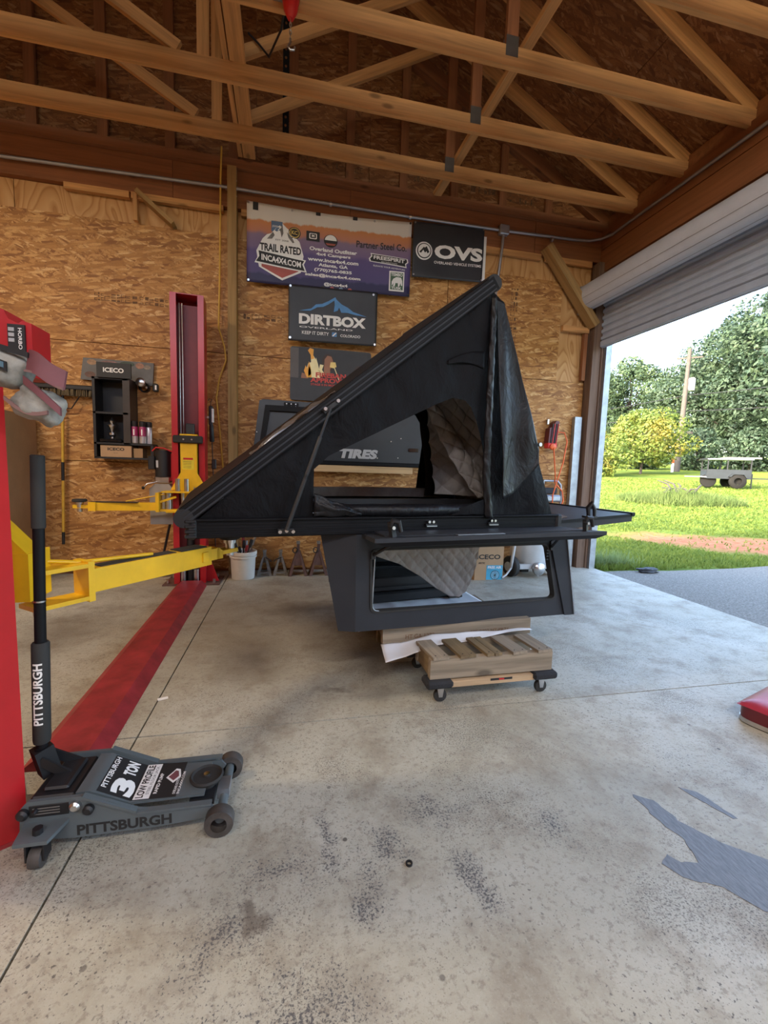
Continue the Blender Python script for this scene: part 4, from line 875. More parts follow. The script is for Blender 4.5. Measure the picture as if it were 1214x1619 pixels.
bx('latch_slot', (1.38, 5.054, 1.45), (1.50, 5.075, 1.49), M['glass_dark'], pn)
for x, z in ((1.28, 1.60), (1.16, 1.56), (1.0, 1.36), (1.25, 1.37), (-.37, 1.60)): MB().cyl((x, 5.075, z), (x, 5.05, z), .006, n=8).build('screw', M['white'], pn)
lg = thing('ledge_board', (.85, 5.09, 1.19), 'pale pine ledge board under the black panel', 'ledge')
member('board', (-.3, 5.09, 1.235), (1.42, 5.09, 1.235), .15, .045, M['lumber_pale'], lg)
member('board_face', (-.3, 5.005, 1.222), (1.42, 5.005, 1.222), .02, .075, M['lumber_pale'], lg)

# ---- display rack with sticker board
rk = thing('display_rack', (-1.72, 5.06, 1.24), 'black wall display rack with two open bays and a lower shelf', 'rack')
B = M['black']
bx('back_board', (-1.95, 5.12, 1.26), (-1.60, 5.16, 2.06), B, rk)
bx('side_panel', (-1.94, 4.93, 1.26), (-1.915, 5.12, 2.06), B, rk); bx('side_panel', (-1.665, 4.93, 1.40), (-1.60, 5.12, 2.06), paint('brown_black_panel', (.035, .025, .02), .5), rk)
for z in (2.04, 1.70, 1.395, 1.25): bx('shelf', (-1.94, 4.93, z), (-1.62 if z > 1.42 else -1.40, 5.12, z+.02), B, rk)
bx('end_panel', (-1.415, 4.93, 1.27), (-1.39, 5.12, 1.40), B, rk)
sg = bx('header_sign', (-1.885, 4.905, 2.055), (-1.575, 4.925, 2.20), M['black_print'], rk); lettering('ICECO', Wt, sg, lambda a, b: (a, 4.903, b), -1.825, 2.105, -1.64, 2.15, .03, 'sign_text')
sb = MB(); sb.prism([(-2.12, 5.13, 2.055), (-1.44, 5.13, 2.035), (-1.425, 5.13, 2.27), (-2.09, 5.13, 2.275)], (0, .02, 0)); sb = sb.build('sticker_board', paint('grey_display_board', (.12, .115, .11), .6)); tag(sb, 'grey board covered in round stickers behind the display rack sign', 'board')
rnd = random.Random(4)
for x, z, w, h, c in ((-2.01, 2.235, .045, .028, (.28, .16, .08)), (-1.85, 2.24, .08, .02, (.20, .10, .09)), (-1.84, 2.21, .075, .018, (.42, .30, .24)), (-1.68, 2.24, .07, .026, (.03, .05, .03)), (-1.56, 2.23, .04, .03, (.30, .14, .08)), (-1.49, 2.22, .035, .022, (.22, .17, .12)), (-1.90, 2.165, .045, .024, (.35, .33, .28)), (-2.03, 2.11, .05, .03, (.11, .05, .035)), (-1.90, 2.10, .05, .03, (.42, .16, .09))):
    flat(circ(x, z, w, h, 18), paint('sticker', c, .5, var=.4, scale=30), sb, lambda a, b: (a, 5.1285, b), 'sticker')
for x in (-1.55, -1.47, -1.42):
    pass
tr = thing('wall_fittings', (-1.50, 5.06, 1.99), 'small chrome and black fittings hung beside the rack sign', 'fittings')
MB().lathe((-1.53, 5.02, 2.05), [(.03, 0), (.045, .01), (.045, .05), (.03, .06)], (0, 1, 0), 18).build('ring', M['steel'], tr, smooth=True)
MB().lathe((-1.50, 5.04, 2.0), [(.05, 0), (.05, .05), (.035, .05), (.035, 0)], (0, 1, 0), 18).build('ring', B, tr, smooth=True)
bx('clip', (-1.42, 5.05, 1.965), (-1.37, 5.11, 2.05), B, tr, .01); bx('clip', (-1.395, 5.045, 1.985), (-1.38, 5.052, 2.03), M['white'], tr)
bx('wall_hook', (-1.50, 5.09, 2.0), (-1.48, 5.165, 2.02), M['steel'], tr)
# trophy-like fitting in the rack, spray cans, boxes
tp = MB(); tp.lathe((-1.80, 5.02, 1.415), [(.05, 0), (.05, .02), (.02, .03), (.02, .06), (.036, .08), (.036, .10), (.015, .11), (.03, .15), (.042, .17), (.042, .18), (.018, .19), (.03, .22), (.008, .25), (.001, .26)]); tag(tp.build('chrome_fitting', M['steel'], smooth=True), 'stacked chrome fitting standing in the black rack bay', 'fitting')
bk = bx('black_case', (-1.90, 4.95, 1.4152), (-1.69, 5.0, 1.455), M['glass_dark'], None, .01); tag(bk, 'low glossy black case lying in the rack bay', 'case')
can_mag = paint('magenta_can_print', (.30, .02, .10), .35, var=.2); can_sil = paint('silver_can', (.5, .5, .52), .3, .7)
for i, (x, y) in enumerate(((-1.575, 4.975), (-1.500, 4.975), (-1.455, 5.02))):
    c = thing('spray_can', (x, y, 1.416), ['magenta and silver spray can nearest the rack bay', 'middle magenta spray can on the rack shelf', 'silver spray can at the outer end of the rack shelf'][i], 'spray can', 'spray cans on the rack')
    MB().lathe((x, y, 1.4155), [(.028, 0), (.033, .004), (.033, .075), (.033, .076)]).build('can_base', can_sil, c, smooth=True)
    MB().lathe((x, y, 1.491), [(.0331, 0), (.0331, .09), (.026, .105)]).build('can_body', can_mag if i < 2 else can_sil, c, smooth=True)
    MB().lathe((x, y, 1.588), [(.030, 0), (.032, .004), (.032, .05), (.026, .056), (.001, .056)]).build('cap', B, c, smooth=True)
    bx('can_label', (x-.006, y-.034, 1.50), (x+.006, y-.031, 1.56), Wt, c)
cbx = bx('carton', (-1.885, 4.94, 1.2705), (-1.60, 5.10, 1.385), M['carton'], None); tag(cbx, 'small brown carton with black lettering on the bottom rack shelf', 'carton'); lettering('ICECO', M['black_print'], cbx, lambda a, b: (a, 4.939, b), -1.82, 1.335, -1.665, 1.365, .04, 'print'); lettering('GOAL ZERO', M['black_print'], cbx, lambda a, b: (a, 4.939, b), -1.765, 1.308, -1.725, 1.315, .0, 'print')
tag(bx('carton', (-1.585, 4.96, 1.2705), (-1.50, 5.10, 1.365), M['carton_dark'], None), 'small dark open carton beside the lettered carton on the rack', 'carton')

# ---- broom on the wall, boxes at far left, cord, work light
br = thing('push_broom', (-2.3, 5.10, .34), 'push broom with yellow handle hung head-up on the wall', 'broom')
hb_ = paint('broom_handle_yellow', (.60, .36, .04), .45)
rod('handle', [(-2.285, 5.11, 1.76), (-2.325, 5.11, .46)], .0135, hb_, br); rod('handle_end', [(-2.325, 5.11, .47), (-2.329, 5.11, .34)], .0145, M['black'], br); rod('handle_grip', [(-2.303, 5.11, 1.20), (-2.309, 5.11, 1.01)], .0145, M['black'], br); rod('handle_top', [(-2.284, 5.11, 1.74), (-2.281, 5.11, 1.90)], .0145, M['black'], br)
bx('brush_block', (-2.62, 5.06, 1.935), (-1.985, 5.13, 1.985), M['black'], br, .01)
m = MB(); rnd = random.Random(9)
for i in range(230):
    x = -2.61+.62*rnd.random(); y = 5.065+.06*rnd.random(); m.bar((x, y, 1.94), (x+rnd.uniform(-.008, .008), y+rnd.uniform(-.006, .006), 1.875), .006, .006)
bs = m.build('bristles', paint('tan_bristles', (.13, .095, .05), .9), br); bs['kind'] = 'stuff'
rod('brace_wire', [(-2.285, 5.10, 1.75), (-2.20, 5.10, 1.75), (-2.12, 5.10, 1.88)], .006, M['black'], br)
for i, (x0, x1, y0, y1, h, lab) in enumerate(((-3.30, -2.545, 4.55, 5.14, 1.66, 'tall brown shipping carton standing behind the red lift post'),)):
    c = bx('tall_carton', (x0, y0, 0), (x1, y1, h), M['carton_dark']); tag(c, lab, 'carton')
    ink = M['stamp']; q = lambda a, b: (a, y0-.0015, b)
    flat(circ(-2.64, 1.36, .035, .035, 16), ink, c, q, 'print'); lettering('TUTE', ink, c, lambda a, b: (-2.66+b*.04, y0-.0015, 1.28-a*.22), 0, 0, 1, 1, .02, 'print')
    flat([(-2.605, 1.30), (-2.56, 1.30), (-2.56, 1.42), (-2.605, 1.42)], ink, c, q, 'print'); flat([(-2.64, 1.55), (-2.58, 1.55), (-2.58, 1.62), (-2.64, 1.62)], ink, c, q, 'print')
    m = MB()
    for p0, p1 in (((-2.70, .55), (-2.70, .85)), ((-2.70, .85), (-2.62, .98)), ((-2.62, .98), (-2.57, .85)), ((-2.57, .85), (-2.57, .55)), ((-2.70, .85), (-2.57, .85)), ((-2.70, .55), (-2.57, .55))): m.bar((p0[0], y0-.002, p0[1]), (p1[0], y0-.002, p1[1]), .002, .006, (0, 1, 0))
    m.build('print', ink, c)
yc = rod('extension_cord', [(-.72, 5.03, 4.45), (-.735, 5.05, 4.15), (-.745, 5.10, 3.9), (-.76, 5.12, 3.15), (-.775, 5.13, 2.7), (-.715, 5.13, 2.5), (-.70, 5.13, 2.36), (-.77, 5.12, 2.15), (-.80, 5.12, 1.95), (-.775, 5.12, 1.7), (-.755, 5.12, 1.45), (-.735, 5.12, 1.2), (-.72, 5.12, .9)], .009, M['yellow_cord'], n=8); tag(yc, 'yellow extension cord hanging down the wall beside the wooden post', 'cord')
wl = thing('work_light', (-.80, 4.86, 1.45), 'black hand-held work light hung on the rear red post', 'work light')
m = MB(); m.tube([(-.805, 4.86, 1.46), (-.805, 4.86, 1.47), (-.81, 4.86, 1.62), (-.812, 4.86, 1.64)], [.018, .024, .021, .015], 14); m.build('handle', B, wl, smooth=True)
bx('lamp_body', (-.835, 4.845, 1.63), (-.795, 4.88, 1.83), B, wl, .008); bx('lens', (-.805, 4.84, 1.66), (-.785, 4.87, 1.80), Wt, wl, .004)
rod('hook', [(-.815, 4.86, 1.83), (-.815, 4.86, 1.87), (-.80, 4.86, 1.895), (-.83, 4.86, 1.90), (-.84, 4.86, 1.88)], .004, B, wl); rod('cable', [(-.805, 4.86, 1.46), (-.80, 4.87, 1.2), (-.795, 4.9, .7), (-.79, 4.95, .25)], .005, B, wl); bx('plug', (-.81, 4.85, 1.18), (-.765, 4.875, 1.28), B, wl, .006); bx('bracket', (-.85, 4.83, 1.70), (-.83, 4.85, 1.72), M['steel'], wl)

# ---- bucket of tools
bu = thing('bucket', (-.495, 4.86, 0), 'white plastic bucket full of tools by the back wall', 'bucket')
MB()._lathe(Vector((-.495, 4.86, 0)), [(.001, .004), (.115, .004), (.118, .01), (.135, .30), (.148, .30), (.148, .27), (.140, .27), (.140, .26), (.146, .26), (.146, .24), (.138, .24)][::1], Vector((0, 0, 1)), 32) if False else None
m = MB(); m._lathe(Vector((-.495, 4.86, .002)), [(.001, 0), (.116, 0), (.119, .01), (.131, .235), (.142, .235), (.142, .250), (.134, .252), (.134, .265), (.145, .267), (.145, .30), (.135, .302), (.128, .29), (.112, .02), (.001, .02)], Vector((0, 0, 1)), 36); m.build('pail', M['white_plastic'], bu, smooth=True)
m = MB(); m._lathe(Vector((-.495, 4.86, .20)), [(.001, 0), (.12, 0), (.12, .004), (.001, .004)], Vector((0, 0, 1)), 20); m.build('pail_shade_disc', B, bu)  # black disc stands in for the shade down inside the pail
rnd = random.Random(12)
toolm = [M['steel'], B, paint('dull_red_grip', (.3, .03, .03), .5), B, M['galv']]
TL = ['tall steel bar leaning left in the white bucket', 'thick black grip at the left of the white bucket', 'tallest red-handled tool in the middle of the white bucket', 'black-handled tool at the centre of the white bucket', 'dull steel rod behind the grips in the bucket', 'pale metal bar leaning far right out of the bucket', 'black-handled tool at the right of the bucket', 'short red-handled tool at the front of the bucket', 'short black grip at the front of the bucket']
for i, (dx, dy, zt) in enumerate(((-.11, .0, .41), (-.08, -.04, .39), (.0, .02, .46), (.01, -.02, .42), (.03, .08, .40), (.13, .0, .47), (.09, -.03, .43), (.05, -.06, .37), (-.03, -.09, .36))):
    p0 = Vector((-.495+dx*.3, 4.86+dy*.3, .21)); p1 = Vector((-.495+dx, 4.86+dy, zt))
    t = MB(); t.tube([p0, p0.lerp(p1, .6), p0.lerp(p1, .62), p1], [.006, .007, .017, .014], 8); o = t.build('hand_tool', toolm[i % 5], smooth=True); tag(o, TL[i], 'tool', 'tools in the bucket')
# ---- jack stands
def jstand(x, y, h, w, mat, lab, lever):
    t = thing('jack_stand', (x, y, 0), lab, 'jack stand', 'jack stands along the wall')
    hh = h*.72; b = .018
    for sx in (-1, 1):
        for sy in (-1, 1):
            m = MB(); m.prism([(x+sx*w/2, y+sy*w/2*.85, 0), (x+sx*(w/2-.035), y+sy*w/2*.85, 0), (x+sx*.004, y+sy*.022, hh), (x+sx*.024, y+sy*.022, hh)], (0, -sy*.004, 0)); m.build('leg', mat, t)
        m = MB(); m.prism([(x+sx*w/2, y+w/2*.85, 0), (x+sx*w/2, y-w/2*.85, 0), (x+sx*.024, y-.022, hh), (x+sx*.024, y+.022, hh)], (-sx*.004, 0, 0))
        if w > .19: m.build('side_plate', mat, t)
    for sy in (-1, 1):
        z0 = h*.30 if w > .19 else h*.12
        k = 1-z0/hh
        if w > .19: m = MB(); m.prism([(x-w/2*k*1.0, y+sy*(w/2*.85*k+.0), z0), (x+w/2*k, y+sy*(w/2*.85*k), z0), (x+.024, y+sy*.022, hh), (x-.024, y+sy*.022, hh)], (0, -sy*.003, 0)); m.build('web_plate', mat, t)
        else: MB().bar((x-w/2*k, y+sy*w/2*.85*k, z0), (x+w/2*k, y+sy*w/2*.85*k, z0), .006, .02).build('web_plate', mat, t)
    MB().box((x-.016, y-.016, h*.5), (x+.016, y+.016, h*.94)).build('ratchet_bar', M['rust'] if mat is M['rust'] else M['grey_stand'], t)
    MB().box((x-.02, y-.032, h*.93), (x+.02, y+.032, h)).build('saddle', M['grey_stand'], t)
    if lever == 'ring': MB().tube([Vector((x-.035+.026*math.cos(q), y-.03, hh+.01+.03*math.sin(q))) for q in [2*math.pi*i/14 for i in range(15)]], .006, 8).build('lever', B, t)
    else: rod('lever', [(x+.01, y-.03, hh), (x+.05*lever, y-.03, hh-.02), (x+.075*lever, y-.03, hh-.05)], .006, B, t)
jstand(-.275, 4.985, .285, .17, M['grey_stand'], 'small grey jack stand beside the white bucket', 1)
jstand(-.10, 4.985, .285, .17, M['grey_stand'], 'small grey jack stand beside the large rusty brown ones', -1)
jstand(.095, 4.97, .385, .215, M['rust'], 'large rusty brown jack stand beside the small grey pair', 'ring')
jstand(.325, 4.97, .385, .215, M['rust'], 'large rusty brown jack stand half hidden by the canopy', 'ring')
# ---- right side things by the wall
ib = thing('appliance_carton', (2.25, 4.68, 0), 'brown appliance carton with a blue picture panel on the floor', 'carton')
T = Matrix.Translation((2.25, 4.66, 0)) @ Matrix.Rotation(R(-4), 4, 'Z'); m = MB(T); m.box((-.17, -.14, 0), (.17, .14, .39)); m.build('box', M['carton'], ib)
tq = lambda a, b: T @ Vector((a, -.1415, b))
lettering('ICECO', M['black_print'], ib, tq, -.15, .245, .13, .30, .03, 'print'); flat([(-.03, .005), (.165, .005), (.165, .175), (-.03, .175)], paint('blue_photo_print', (.06, .36, .55), .5), ib, tq, 'print')
tq2 = lambda a, b: T @ Vector((a, -.1425, b))
lettering('FREE AIR', Wt, ib, tq2, -.015, .135, .15, .165, .03, 'print'); lettering('ARCTIC', M['black_print'], ib, tq, -.13, .19, -.05, .21, .02, 'print')
for r in (.055, .05): flat(circ(.075, .06, r), M['black_print'] if r > .052 else paint('pale_blue_print', (.2, .45, .6), .5), ib, (lambda a, b: T @ Vector((a, -.1425 if r > .052 else -.1432, b))), 'print')
for k in range(6): m = MB(); q = math.pi*k/6; m.bar(T @ Vector((.075-.05*math.cos(q), -.144, .06-.05*math.sin(q))), T @ Vector((.075+.05*math.cos(q), -.144, .06+.05*math.sin(q))), .003, .001); m.build('print', M['black_print'], ib)
cm = thing('air_compressor', (2.86, 4.78, 0), 'pale grey wheeled air compressor tank behind the camper', 'compressor')
m = MB(); m.lathe((2.90, 4.80, .16), [(.05, -.06), (.14, -.04), (.21, 0), (.225, .05), (.225, .40), (.21, .45), (.12, .49), (.001, .50)]); m.build('tank', M['cloud_grey'], cm, smooth=True)
m = MB(); m.lathe((2.90, 4.58, .11), [(.075, 0), (.075, .04), (.05, .06), (.001, .065)], (0, -1, 0)); m.build('drain_cap', M['steel'], cm, smooth=True)
bx('frame_bar', (2.66, 4.60, .10), (3.16, 4.64, .16), M['cloud_grey'], cm)
for x in (2.60, 3.17):
    m = MB(); m.lathe((x-.045, 4.66, .125), [(.06, 0), (.11, .005), (.125, .02), (.125, .07), (.11, .085), (.06, .09)], (1, .25, 0), 26); m.build('tyre', M['rubber'], cm, smooth=True)
    m = MB(); m.lathe((x-.055, 4.655, .125), [(.02, -.01), (.055, 0), (.06, .10)], (1, .25, 0), 20); m.build('hub', M['cloud_grey'], cm, smooth=True)
rod('handle', [(2.56, 4.60, .12), (2.55, 4.56, .25), (2.60, 4.60, .45), (2.66, 4.66, .62)], .018, M['cloud_grey'], cm); rod('kick_stand', [(2.55, 4.58, .12), (2.46, 4.52, .06), (2.40, 4.5, .03)], .012, M['cloud_grey'], cm); MB().cyl((2.90, 4.57, .02), (2.90, 4.57, .06), .012, n=8).build('drain_valve', M['steel'], cm)
bx('foot', (2.85, 4.86, 0), (2.95, 4.95, .15), M['rubber'], cm)
ch = thing('battery_charger', (3.30, 5.10, 1.58), 'red battery charger hung on the wall by the door jamb', 'charger')
m = MB(); m.prism([(3.225, 5.05, 1.62), (3.345, 5.05, 1.62), (3.365, 5.05, 1.91), (3.325, 5.05, 1.92), (3.27, 5.05, 1.84), (3.235, 5.05, 1.82)], (0, .10, 0)); m.build('fin_block', paint('dark_red_metal', (.10, .012, .02), .4), ch)
for k in range(4): MB().bar((3.255+.025*k, 5.045, 1.63), (3.275+.026*k, 5.045, 1.88), .008, .012, (0, 1, 0)).build('fin', M['red_plastic'] if k % 2 else M['black'], ch)
bx('end_cap', (3.205, 5.03, 1.565), (3.345, 5.12, 1.635), M['red_plastic'], ch, .012)
MB().lathe((3.275, 5.03, 1.585), [(.04, 0), (.04, .02), (.02, .03), (.001, .03)], (0, -1, 0)).build('cable_gland', M['orange'], ch, smooth=True)
rod('cable', [(3.275, 5.0, 1.57), (3.30, 5.0, 1.40), (3.34, 5.02, 1.2), (3.36, 5.05, 1.12)], .008, M['orange'], ch); rod('cable', [(3.355, 5.06, 1.78), (3.44, 5.04, 1.77), (3.48, 5.03, 1.66), (3.44, 5.02, 1.40), (3.37, 5.02, 1.15), (3.31, 5.0, .98), (3.31, 5.0, .86)], .008, M['orange'], ch)
rod('cable', [(3.38, 5.04, 1.10), (3.46, 5.03, 1.02), (3.48, 5.02, .90), (3.44, 5.02, .80)], .009, M['orange'], ch)
bx('wall_hanger', (3.24, 5.12, 1.88), (3.26, 5.164, 1.94), M['steel'], ch)
gc = thing('caddy_cart', (3.36, 5.08, .92), 'grey and black folding hand cart frame against the wall under the charger', 'cart')
rod('frame', [(3.20, 5.06, 1.15), (3.40, 5.06, 1.15), (3.45, 5.06, 1.10), (3.47, 5.06, .95), (3.46, 5.06, .55), (3.46, 5.06, .02)], .016, M['galv'], gc); rod('frame', [(3.20, 5.06, 1.15), (3.20, 5.06, .02)], .016, M['galv'], gc)
bx('bin', (3.20, 5.04, .98), (3.40, 5.13, 1.06), M['charcoal'], gc, .01); bx('bin', (3.22, 5.0, .88), (3.44, 5.10, .97), M['galv'], gc, .02)
sc = thing('steel_channel', (3.66, 5.06, 0), 'galvanised steel channel leaning upright beside the door jamb', 'steel channel')
m = MB(); m.prism([(3.615, 5.075, 0), (3.715, 5.075, 0), (3.715, 5.135, 0), (3.705, 5.135, 0), (3.705, 5.085, 0), (3.625, 5.085, 0), (3.625, 5.135, 0), (3.615, 5.135, 0)], (0, .015, 1.99)); m.build('channel', M['galv'], sc)
# ---- red padded seat at the right edge of the view
st = thing('creeper_seat', (2.55, 1.57, 0), 'red padded shop seat with chrome edge at the right side of the floor', 'seat')
T = Matrix.Translation((2.52, 1.57, 0)) @ Matrix.Rotation(R(18), 4, 'Z')
o = rpoly([(-.19, -.17), (.25, -.17), (.25, .20), (-.19, .20)], .08)
m = MB(T); m.prism([(a, b, .028) for a, b in o], (0, 0, .062)); m.build('seat_side', paint('dark_red_vinyl', (.11, .008, .014), .3), st, smooth=True)
m = MB(T)
def cush(u, v):
    a = (u-.5)*.44; b = (v-.5)*.37; e = max(abs(a)/.22, abs(b)/.185); return (a+.03, b+.015, .090+.032*(1-e**6))
m.grid(cush, 24, 24); m.build('cushion', paint('red_vinyl', (.36, .03, .05), .35), st, smooth='all')
m = MB(T); m.prism([(a*1.01, b*1.01, .006) for a, b in o], (0, 0, .022)); m.build('chrome_band', M['steel'], st, smooth=True)
m = MB(T); m.prism([(a*.985, b*.985, 0) for a, b in o], (0, 0, .008)); m.build('base', B, st)
# ---- small litter on the floor
MB().lathe((.385, 1.345, .0), [(.012, 0), (.012, .006), (.007, .006), (.007, 0)]) 
m = MB(); m._lathe(Vector((.38, 1.20, .001)), [(.007, 0), (.011, 0), (.011, .006), (.007, .006), (.007, 0)], Vector((0, 0, 1)), 12); tag(m.build('hex_nut', M['black'], smooth=True), 'small dark nut lying on the open concrete', 'nut')
T = Matrix.Translation((-.645, 2.36, .0005)) @ Matrix.Rotation(R(20), 4, 'Z'); m = MB(T); m.box((-.025, -.012, 0), (.025, .012, .0015)); tag(m.build('paper_scrap', Wt), 'small white paper scrap on the floor near the red strip', 'paper')
# ---- hoist under the trusses
hs = thing('chain_hoist', (-.05, 3.25, 4.0), 'red and grey electric chain hoist hanging from the truss', 'hoist')
m = MB(); m.lathe((-.16, 3.26, 4.36), [(.03, 0), (.07, .01), (.075, .14), (.05, .16)], (1, 0, 0)); m.build('motor', M['galv'], hs, smooth=True)
m = MB(); m.tube([(-.03, 3.25, 4.36), (-.03, 3.25, 4.30), (-.03, 3.25, 4.22), (-.03, 3.25, 4.17)], [.06, .06, .045, .02], 14); m.build('gear_case', M['red_plastic'], hs, smooth=True)
for i in range(5): 
    c = Vector((-.03, 3.25, 4.16-.022*i)); m = MB(); m.tube([c+Vector(((.007*math.cos(q)) if i % 2 else 0, 0 if i % 2 else .007*math.cos(q), .016*math.sin(q))) for q in [2*math.pi*k/10 for k in range(11)]], .0028, 6); m.build('chain_link', M['steel'], hs)
rod('hook', [(-.03, 3.25, 4.055), (-.03, 3.25, 4.03), (-.045, 3.25, 4.005), (-.03, 3.25, 3.985), (-.005, 3.25, 3.99), (.0, 3.25, 4.01)], .007, M['steel'], hs)
bx('mount_strap', (-.06, 3.235, 4.36), (.0, 3.345, 4.45), M['galv'], hs); rod('power_cable', [(-.05, 3.30, 4.40), (-.10, 3.6, 4.40), (-.2, 3.9, 4.45), (-.28, 3.93, 4.55), (-.36, 3.94, 4.62)], .008, M['black'], hs)
ps_ = thing('perforated_strut', (-.08, 4.72, 4.41), 'black perforated steel strut rising above the trusses', 'strut')
m = MB(); m.plate([(-.11, 4.41), (-.055, 4.41), (-.055, 5.75), (-.11, 5.75)], [circ(-.082, 4.46+.075*k, .011, .015, 8) for k in range(17)], lambda a, b: (a, 4.70, b), (0, .004, 0)); m.build('face', M['black_metal'], ps_)
bx('flange', (-.055, 4.70, 4.41), (-.051, 4.75, 5.75), M['black_metal'], ps_)

# ================================================================== wedge camper
UX, UY = .98582, .16797
TC = Matrix(((UX, -UY, 0, 0), (UY, UX, 0, 0), (0, 0, 1, 0), (0, 0, 0, 1)))     # local (along, deep, up) -> world
V0, V1 = 2.20, 3.40
L3 = lambda u, v, z: TC @ Vector((u, v, z))
camper = thing('truck_camper', tuple(L3(1.4, 2.8, .30)), 'black wedge truck camper with its tent roof popped open', 'camper')
K, CH = M['black_metal'], M['charcoal']
def cb_(name, a, b, mat, par=camper, bev=0.0): return MB(TC).box(a, b, bev).build(name, mat, par)
# --- tray
tray = cb_('base_tray', (-.085, V0, .885), (2.13, V1, .975), K, camper, .006)
for z in (.905, .928, .955): cb_('tray_rib', (-.05, V0-.006, z-.004), (2.10, V0+.002, z+.004), K, tray)
cb_('tray_lip', (-.08, V0-.012, .968), (2.12, V0+.05, .982), K, tray, .004)
for u0, u1 in ((-.105, -.06), (2.10, 2.15)):
    cc = cb_('corner_cap', (u0, V0-.014, .882), (u1, V0+.09, .984), M['black'], tray, .012)
    for z in (.90, .925, .95): cb_('cap_groove', (u0-.003, V0-.017, z), (u1-.008, V0+.02, z+.012), M['rubber'], cc) if False else None
cb_('corner_cap', (-.105, V1-.09, .882), (-.06, V1+.014, .984), M['black'], tray, .012); cb_('corner_cap', (2.10, V1-.09, .882), (2.15, V1+.014, .984), M['black'], tray, .012)
for k in range(4): cb_('cap_rib', (-.112, V0-.018, .89+.024*k), (-.062, V0+.03, .906+.024*k), M['black'], tray, .004)
for u in (1.175, 1.60):
    la = cb_('tray_latch', (u-.035, V0-.022, .925), (u+.035, V0-.004, .938), M['black'], tray)
    cb_('latch_bar', (u-.032, V0-.026, .922), (u+.034, V0-.02, .928), M['steel'], la)
    for s in (-.014, .012): MB(TC).cyl((u+s, V0-.006, .949), (u+s, V0-.024, .949), .008, n=10).build('bolt', M['steel'], la)
# --- lid
hz, az = Vector((-.115, 0, 1.0)), Vector((1.535, 0, 2.338)); ld = (az-hz).normalized(); ln = Vector((-ld.z, 0, ld.x)); LL = (az-hz).length
def lid_pt(s, v, h): p = hz+ld*s+ln*h; return (p.x, v, p.z)
def lid_box(name, s0, s1, v0, v1, h0, h1, mat, par):
    m = MB(TC); q = [lid_pt(s, v, h) for h in (h0, h1) for v in (v0, v1) for s in (s0, s1)]
    m.add(q, [(0, 1, 3, 2), (4, 6, 7, 5), (0, 4, 5, 1), (2, 3, 7, 6), (0, 2, 6, 4), (1, 5, 7, 3)]); return m.build(name, mat, par)
lid = lid_box('roof_lid', .0, LL, V0+.01, V1-.01, -.03, .035, K, camper)
for v0, v1 in ((V0-.012, V0+.05), (V1-.05, V1+.012)):
    r_ = lid_box('lid_rail', -.02, LL-.01, v0, v1, -.045, .03, K, lid)
    sg_ = -1 if v0 < 2.5 else 1; ve = v0 if sg_ < 0 else v1
    for h in (-.036, -.012, .012): lid_box('rail_groove', -.01, LL-.03, ve-.004, ve+.004, h-.004, h+.004, M['charcoal'], lid)
m = MB(TC); m.tube([lid_pt(LL-.015, V0-.005, -.005), lid_pt(LL-.015, V1+.005, -.005)], .047, 20); m.build('lid_nose', M['black'], lid, smooth=True)
m = MB(TC); m.tube([lid_pt(-.01, V0-.014, -.012), lid_pt(-.01, V1+.014, -.012)], .044, 20); m.build('hinge_end', M['black'], lid, smooth=True)
film = paint('clear_plastic_film', (.10, .085, .075), .15, var=.3); 
m = MB(TC); m.grid(lambda a, b: (lambda s, v, h: lid_pt(s, v, h))(.42+.55*a, V0+.06+.06*b, .036+.02*max(0, noise.noise(Vector((a*6, b*3, 2))))+.018*math.sin(math.pi*b)*math.sin(math.pi*a)), 40, 6, .002, (0, 0, -1)); m.build('protective_film', film, lid, smooth=True)
# --- tent fabric
def fab(name, outer, holes, v, seed, mat, amp=.018, vec=.004, par=camper, slope=None):
    bm = bmesh.new(); es = []
    for loop in [outer]+holes:
        pts = []
        for i in range(len(loop)):
            a, b = Vector(loop[i]), Vector(loop[(i+1) % len(loop)]); k = max(1, int((b-a).length/.07))
            pts += [a.lerp(b, j/k) for j in range(k)]
        vv = [bm.verts.new((p.x, 0, p.y)) for p in pts]; es += [bm.edges.new((vv[i], vv[(i+1) % len(vv)])) for i in range(len(vv))]
    bmesh.ops.triangle_fill(bm, use_beauty=True, use_dissolve=False, edges=es)
    for _ in range(3):
        lg = [e for e in bm.edges if e.calc_length() > .075]
        if not lg: break
        bmesh.ops.subdivide_edges(bm, edges=lg, cuts=1); bmesh.ops.triangulate(bm, faces=[f for f in bm.faces if len(f.verts) > 3])
    for w in bm.verts:
        x, z = w.co.x, w.co.z
        d = amp*(noise.noise(Vector((x*3+seed, z*2.2, seed)))+.7*noise.noise(Vector(((x+z*.4)*9, (z-x*.5)*2.5, seed))))
        w.co = Vector((x, v+d, z)) if slope is None else Vector(slope(x, z, d))
    m = MB(TC); m.bm(bm); return m.build(name, mat, par, smooth='all', fix=True)
low = lambda u: 1.0+(u+.115)*(2.338-1.0)/1.65-.045/ld.x
tri = [(-.05, .98), (2.085, .98), (1.575, 2.25), (1.53, low(1.53)), (1.0, low(1.0)), (.5, low(.5)), (.1, low(.1))]
hole = [(.495, 1.0), (.497, 1.229), (.575, 1.30), (.80, 1.415), (1.068, 1.552), (1.19, 1.615), (1.30, 1.662), (1.38, 1.655), (1.425, 1.62), (1.47, 1.54), (1.51, 1.43), (1.545, 1.27), (1.57, 1.09), (1.575, 1.0)]
fab('near_tent_wall', tri, [hole], V0+.02, 1.0, M['tent'])
fhole = [(.60, 1.05), (.80, 1.05), (1.648, 1.06), (1.665, 1.2), (1.69, 1.45), (1.672, 1.62), (1.62, 1.70), (1.52, 1.72), (1.2, 1.58), (.80, 1.32), (.62, 1.20)]
